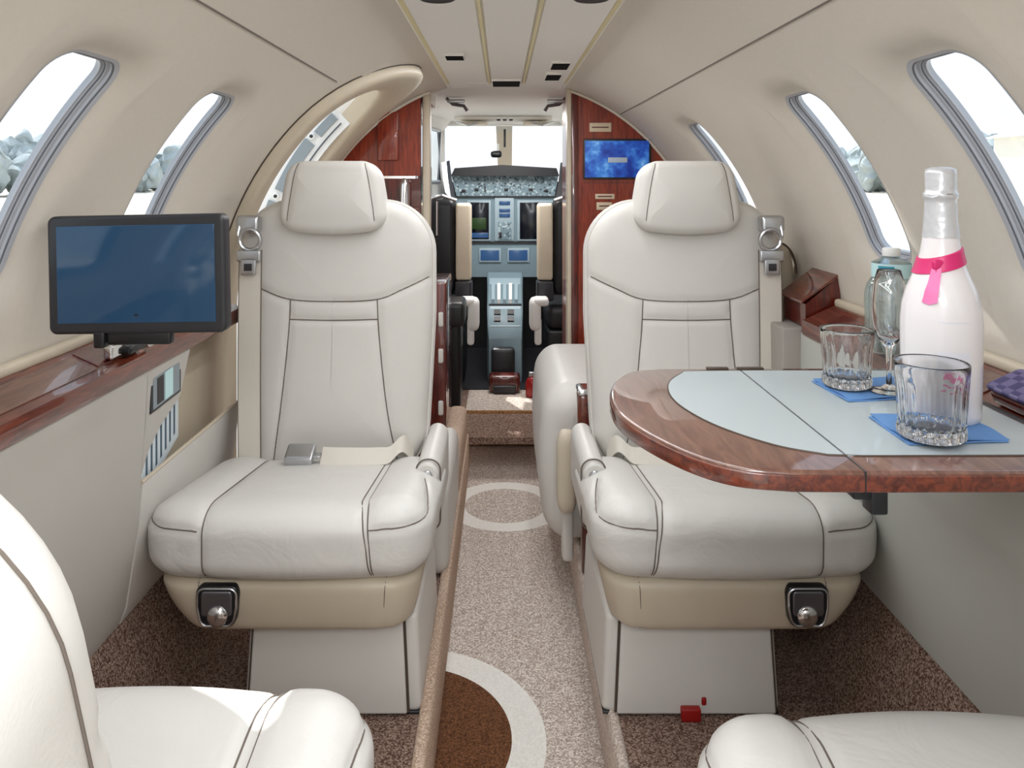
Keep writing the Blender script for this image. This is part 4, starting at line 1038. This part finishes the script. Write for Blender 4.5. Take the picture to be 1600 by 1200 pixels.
# pilot seats
for s, nm in ((-1, 'left'), (1, 'right')):
    t = thing('pilot_seat', '%s pilot seat with black back and cream inboard edge beyond the doorway' % nm, 'seat', (s * .38, 4.15, 0), group='pilot seats')
    o = 0 if s < 0 else -.012
    mk('seat_back', rbox((s * .365 + o, 4.16, .74), (.105, .06, .26), (.04, .04, .06), 5), M['black'], t)
    mk('back_bolster', rbox((s * .222 + o, 4.14, .765), (.042, .05, .205), (.016, .03, .02), 4), M['leather_tan'], t)
    mk('bolster_base', rbox((s * .222 + o, 4.14, .505), (.045, .05, .055), .015, 4), M['bezel'], t)
    mk('seat_pan', rbox((s * .34, 4.33, .36), (.125, .19, .07), .05, 5), M['bezel'], t)
    mk('seat_stand', rbox((s * .34, 4.32, .145), (.12, .16, .145), .02, 3), M['black'], t)
    mk('armrest', join(rbox((s * .165 + o, 4.02, .40), (.030, .05, .085), (.025, .03, .035), 5), rbox((s * .195 + o, 4.02, .465), (.04, .05, .022), .018, 5), rbox((s * .18 + o, 4.02, .31), (.018, .03, .07), .015, 4)), M['white'], t, label='white folded armrest')
    mk('harness', join(tube([(s * .40, 4.08, .99), (s * .33, 4.07, 1.01), (s * .26, 4.09, .985)], .010, 8), tube([(s * .36, 4.09, .98), (s * .36, 4.09, .80)], .006, 8)), M['metal'], t)
    g = thing('shoulder_harness', 'dark harness strap rising behind the %s pilot seat' % nm, 'strap', (s * .33, 4.3, 1.0))
    mk('strap_web', ribbon([(s * .30, 4.30, .98), (s * .335, 4.5, 1.10), (s * .36, 4.70, 1.20)], .05, (1, 0, .3), .006), M['bezel'], g)
g = thing('black_case', 'upright black case standing at the left of the cockpit doorway', 'case', (-.26, 3.75, 0))
mk('case_body', rbox((-.262, 3.76, .25), (.050, .10, .25), (.02, .02, .04), 5), M['black'], g)
mk('case_flap', rbox((-.255, 3.74, .46), (.062, .11, .06), (.02, .03, .03), 4), M['bezel'], g)
g = thing('stowage_box', 'small dark red box on the cockpit floor in front of the pedestal', 'box', (0, 4.0, 0))
mk('box_body', rbox((-.005, 4.02, .045), (.080, .05, .045), (.02, .02, .015), 4), M['wood_dark'], g)
mk('box_lip', rbox((-.005, 3.965, .022), (.058, .012, .020), .006, 3), M['bezel'], g)
g = thing('red_bottle', 'small red extinguisher bottle on the floor right of the aisle step', 'extinguisher', (.14, 3.9, 0))
mk('bottle_body', lathe([(.001, 0), (.03, 0), (.034, .006), (.034, .07), (.024, .092), (.012, .10), (.001, .10)], (.135, 3.92, .0), 28), M['red'], g)
mk('bottle_valve', rbox((.135, 3.92, .112), (.018, .01, .012), .004, 3), M['metal'], g)

# ---------------------------------------------------------------- outside
struct('ground', bx(-160, 160, -120, 200, -1.3, -1.25), mat('apron', lin(206, 200, 188), .9, vary=.06, vscale=.3), smooth=False)
M['foliage_hazed'] = mat('foliage_hazed', lin(176, 184, 184), .95, vary=.2, vscale=.6)  # distance haze is put into this pale leaf colour
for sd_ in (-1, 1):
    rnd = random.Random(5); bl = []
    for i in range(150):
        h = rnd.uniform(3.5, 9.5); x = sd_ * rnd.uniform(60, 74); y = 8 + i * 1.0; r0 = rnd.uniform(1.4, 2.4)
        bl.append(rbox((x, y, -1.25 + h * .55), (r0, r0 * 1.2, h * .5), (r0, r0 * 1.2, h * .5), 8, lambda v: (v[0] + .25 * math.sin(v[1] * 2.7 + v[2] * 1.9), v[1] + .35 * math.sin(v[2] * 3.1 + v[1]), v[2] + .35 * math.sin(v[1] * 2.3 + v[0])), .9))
    mk('tree_line', join(*bl), M['foliage_hazed'], label='hazy grey green line of trees far outside the %s windows' % ('left', 'right')[sd_ > 0], cat='trees', kind='stuff', sharp=20)
t = thing('hangar', 'white hangar with a low gable roof outside the right windows', 'building', (45, 44, -1.25))
mk('wall', bx(38, 52, 30, 60, -1.25, 4.2), mat('hangar_wall', lin(240, 234, 222), .7), t, smooth=False)
mk('roof', extr([(37.4, 4.2), (45, 6.4), (52.6, 4.2)], 29.5, 60.5), mat('hangar_roof', lin(220, 224, 226), .6), t, smooth=False)
mk('hangar_door', bx(37.85, 38.0, 36, 52, -1.25, 3.2), mat('hangar_door', lin(200, 214, 222), .6), t, smooth=False)
t = thing('parked_jet', 'white parked aircraft outside the left windows', 'aircraft', (-17, 16, -1.25))
fus = []
for y, r in ((6, .15), (7.5, .75), (10, 1.0), (15, 1.0), (18, .7), (20.5, .15)):
    fus.append([(-17 + r * math.cos(a), y, .6 + r * math.sin(a)) for a in np.linspace(0, 2 * math.pi, 28, endpoint=False)])
mk('fuselage', loft(fus), M['white'], t)
mk('tail_fin', prism([(0, 0)] * 3, 0, 1) if False else ([(-17.06, 18, 1.0), (-17.06, 20.6, 1.0), (-17.06, 21.2, 3.4), (-17.06, 20.2, 3.4), (-16.94, 18, 1.0), (-16.94, 20.6, 1.0), (-16.94, 21.2, 3.4), (-16.94, 20.2, 3.4)],
     [(0, 1, 2, 3), (7, 6, 5, 4), (0, 4, 5, 1), (1, 5, 6, 2), (2, 6, 7, 3), (3, 7, 4, 0)]), M['white'], t, smooth=False)
mk('wing', bx(-24, -10, 12, 14, .1, .25, .05), M['white'], t)
mk('landing_gear', join(*[tube([(x, y, .3), (x, y, -.9)], .06, 8) for x, y in ((-18.5, 13), (-15.5, 13), (-17, 8))] + [xf(lathe([(.05, -.1), (.3, -.09), (.32, 0), (.3, .09), (.05, .1)], seg=20), Matrix.Translation((x, y, -.92)) @ Matrix.Rotation(math.radians(90), 4, 'Y')) for x, y in ((-18.5, 13), (-15.5, 13), (-17, 8))]), M['bezel'], t)
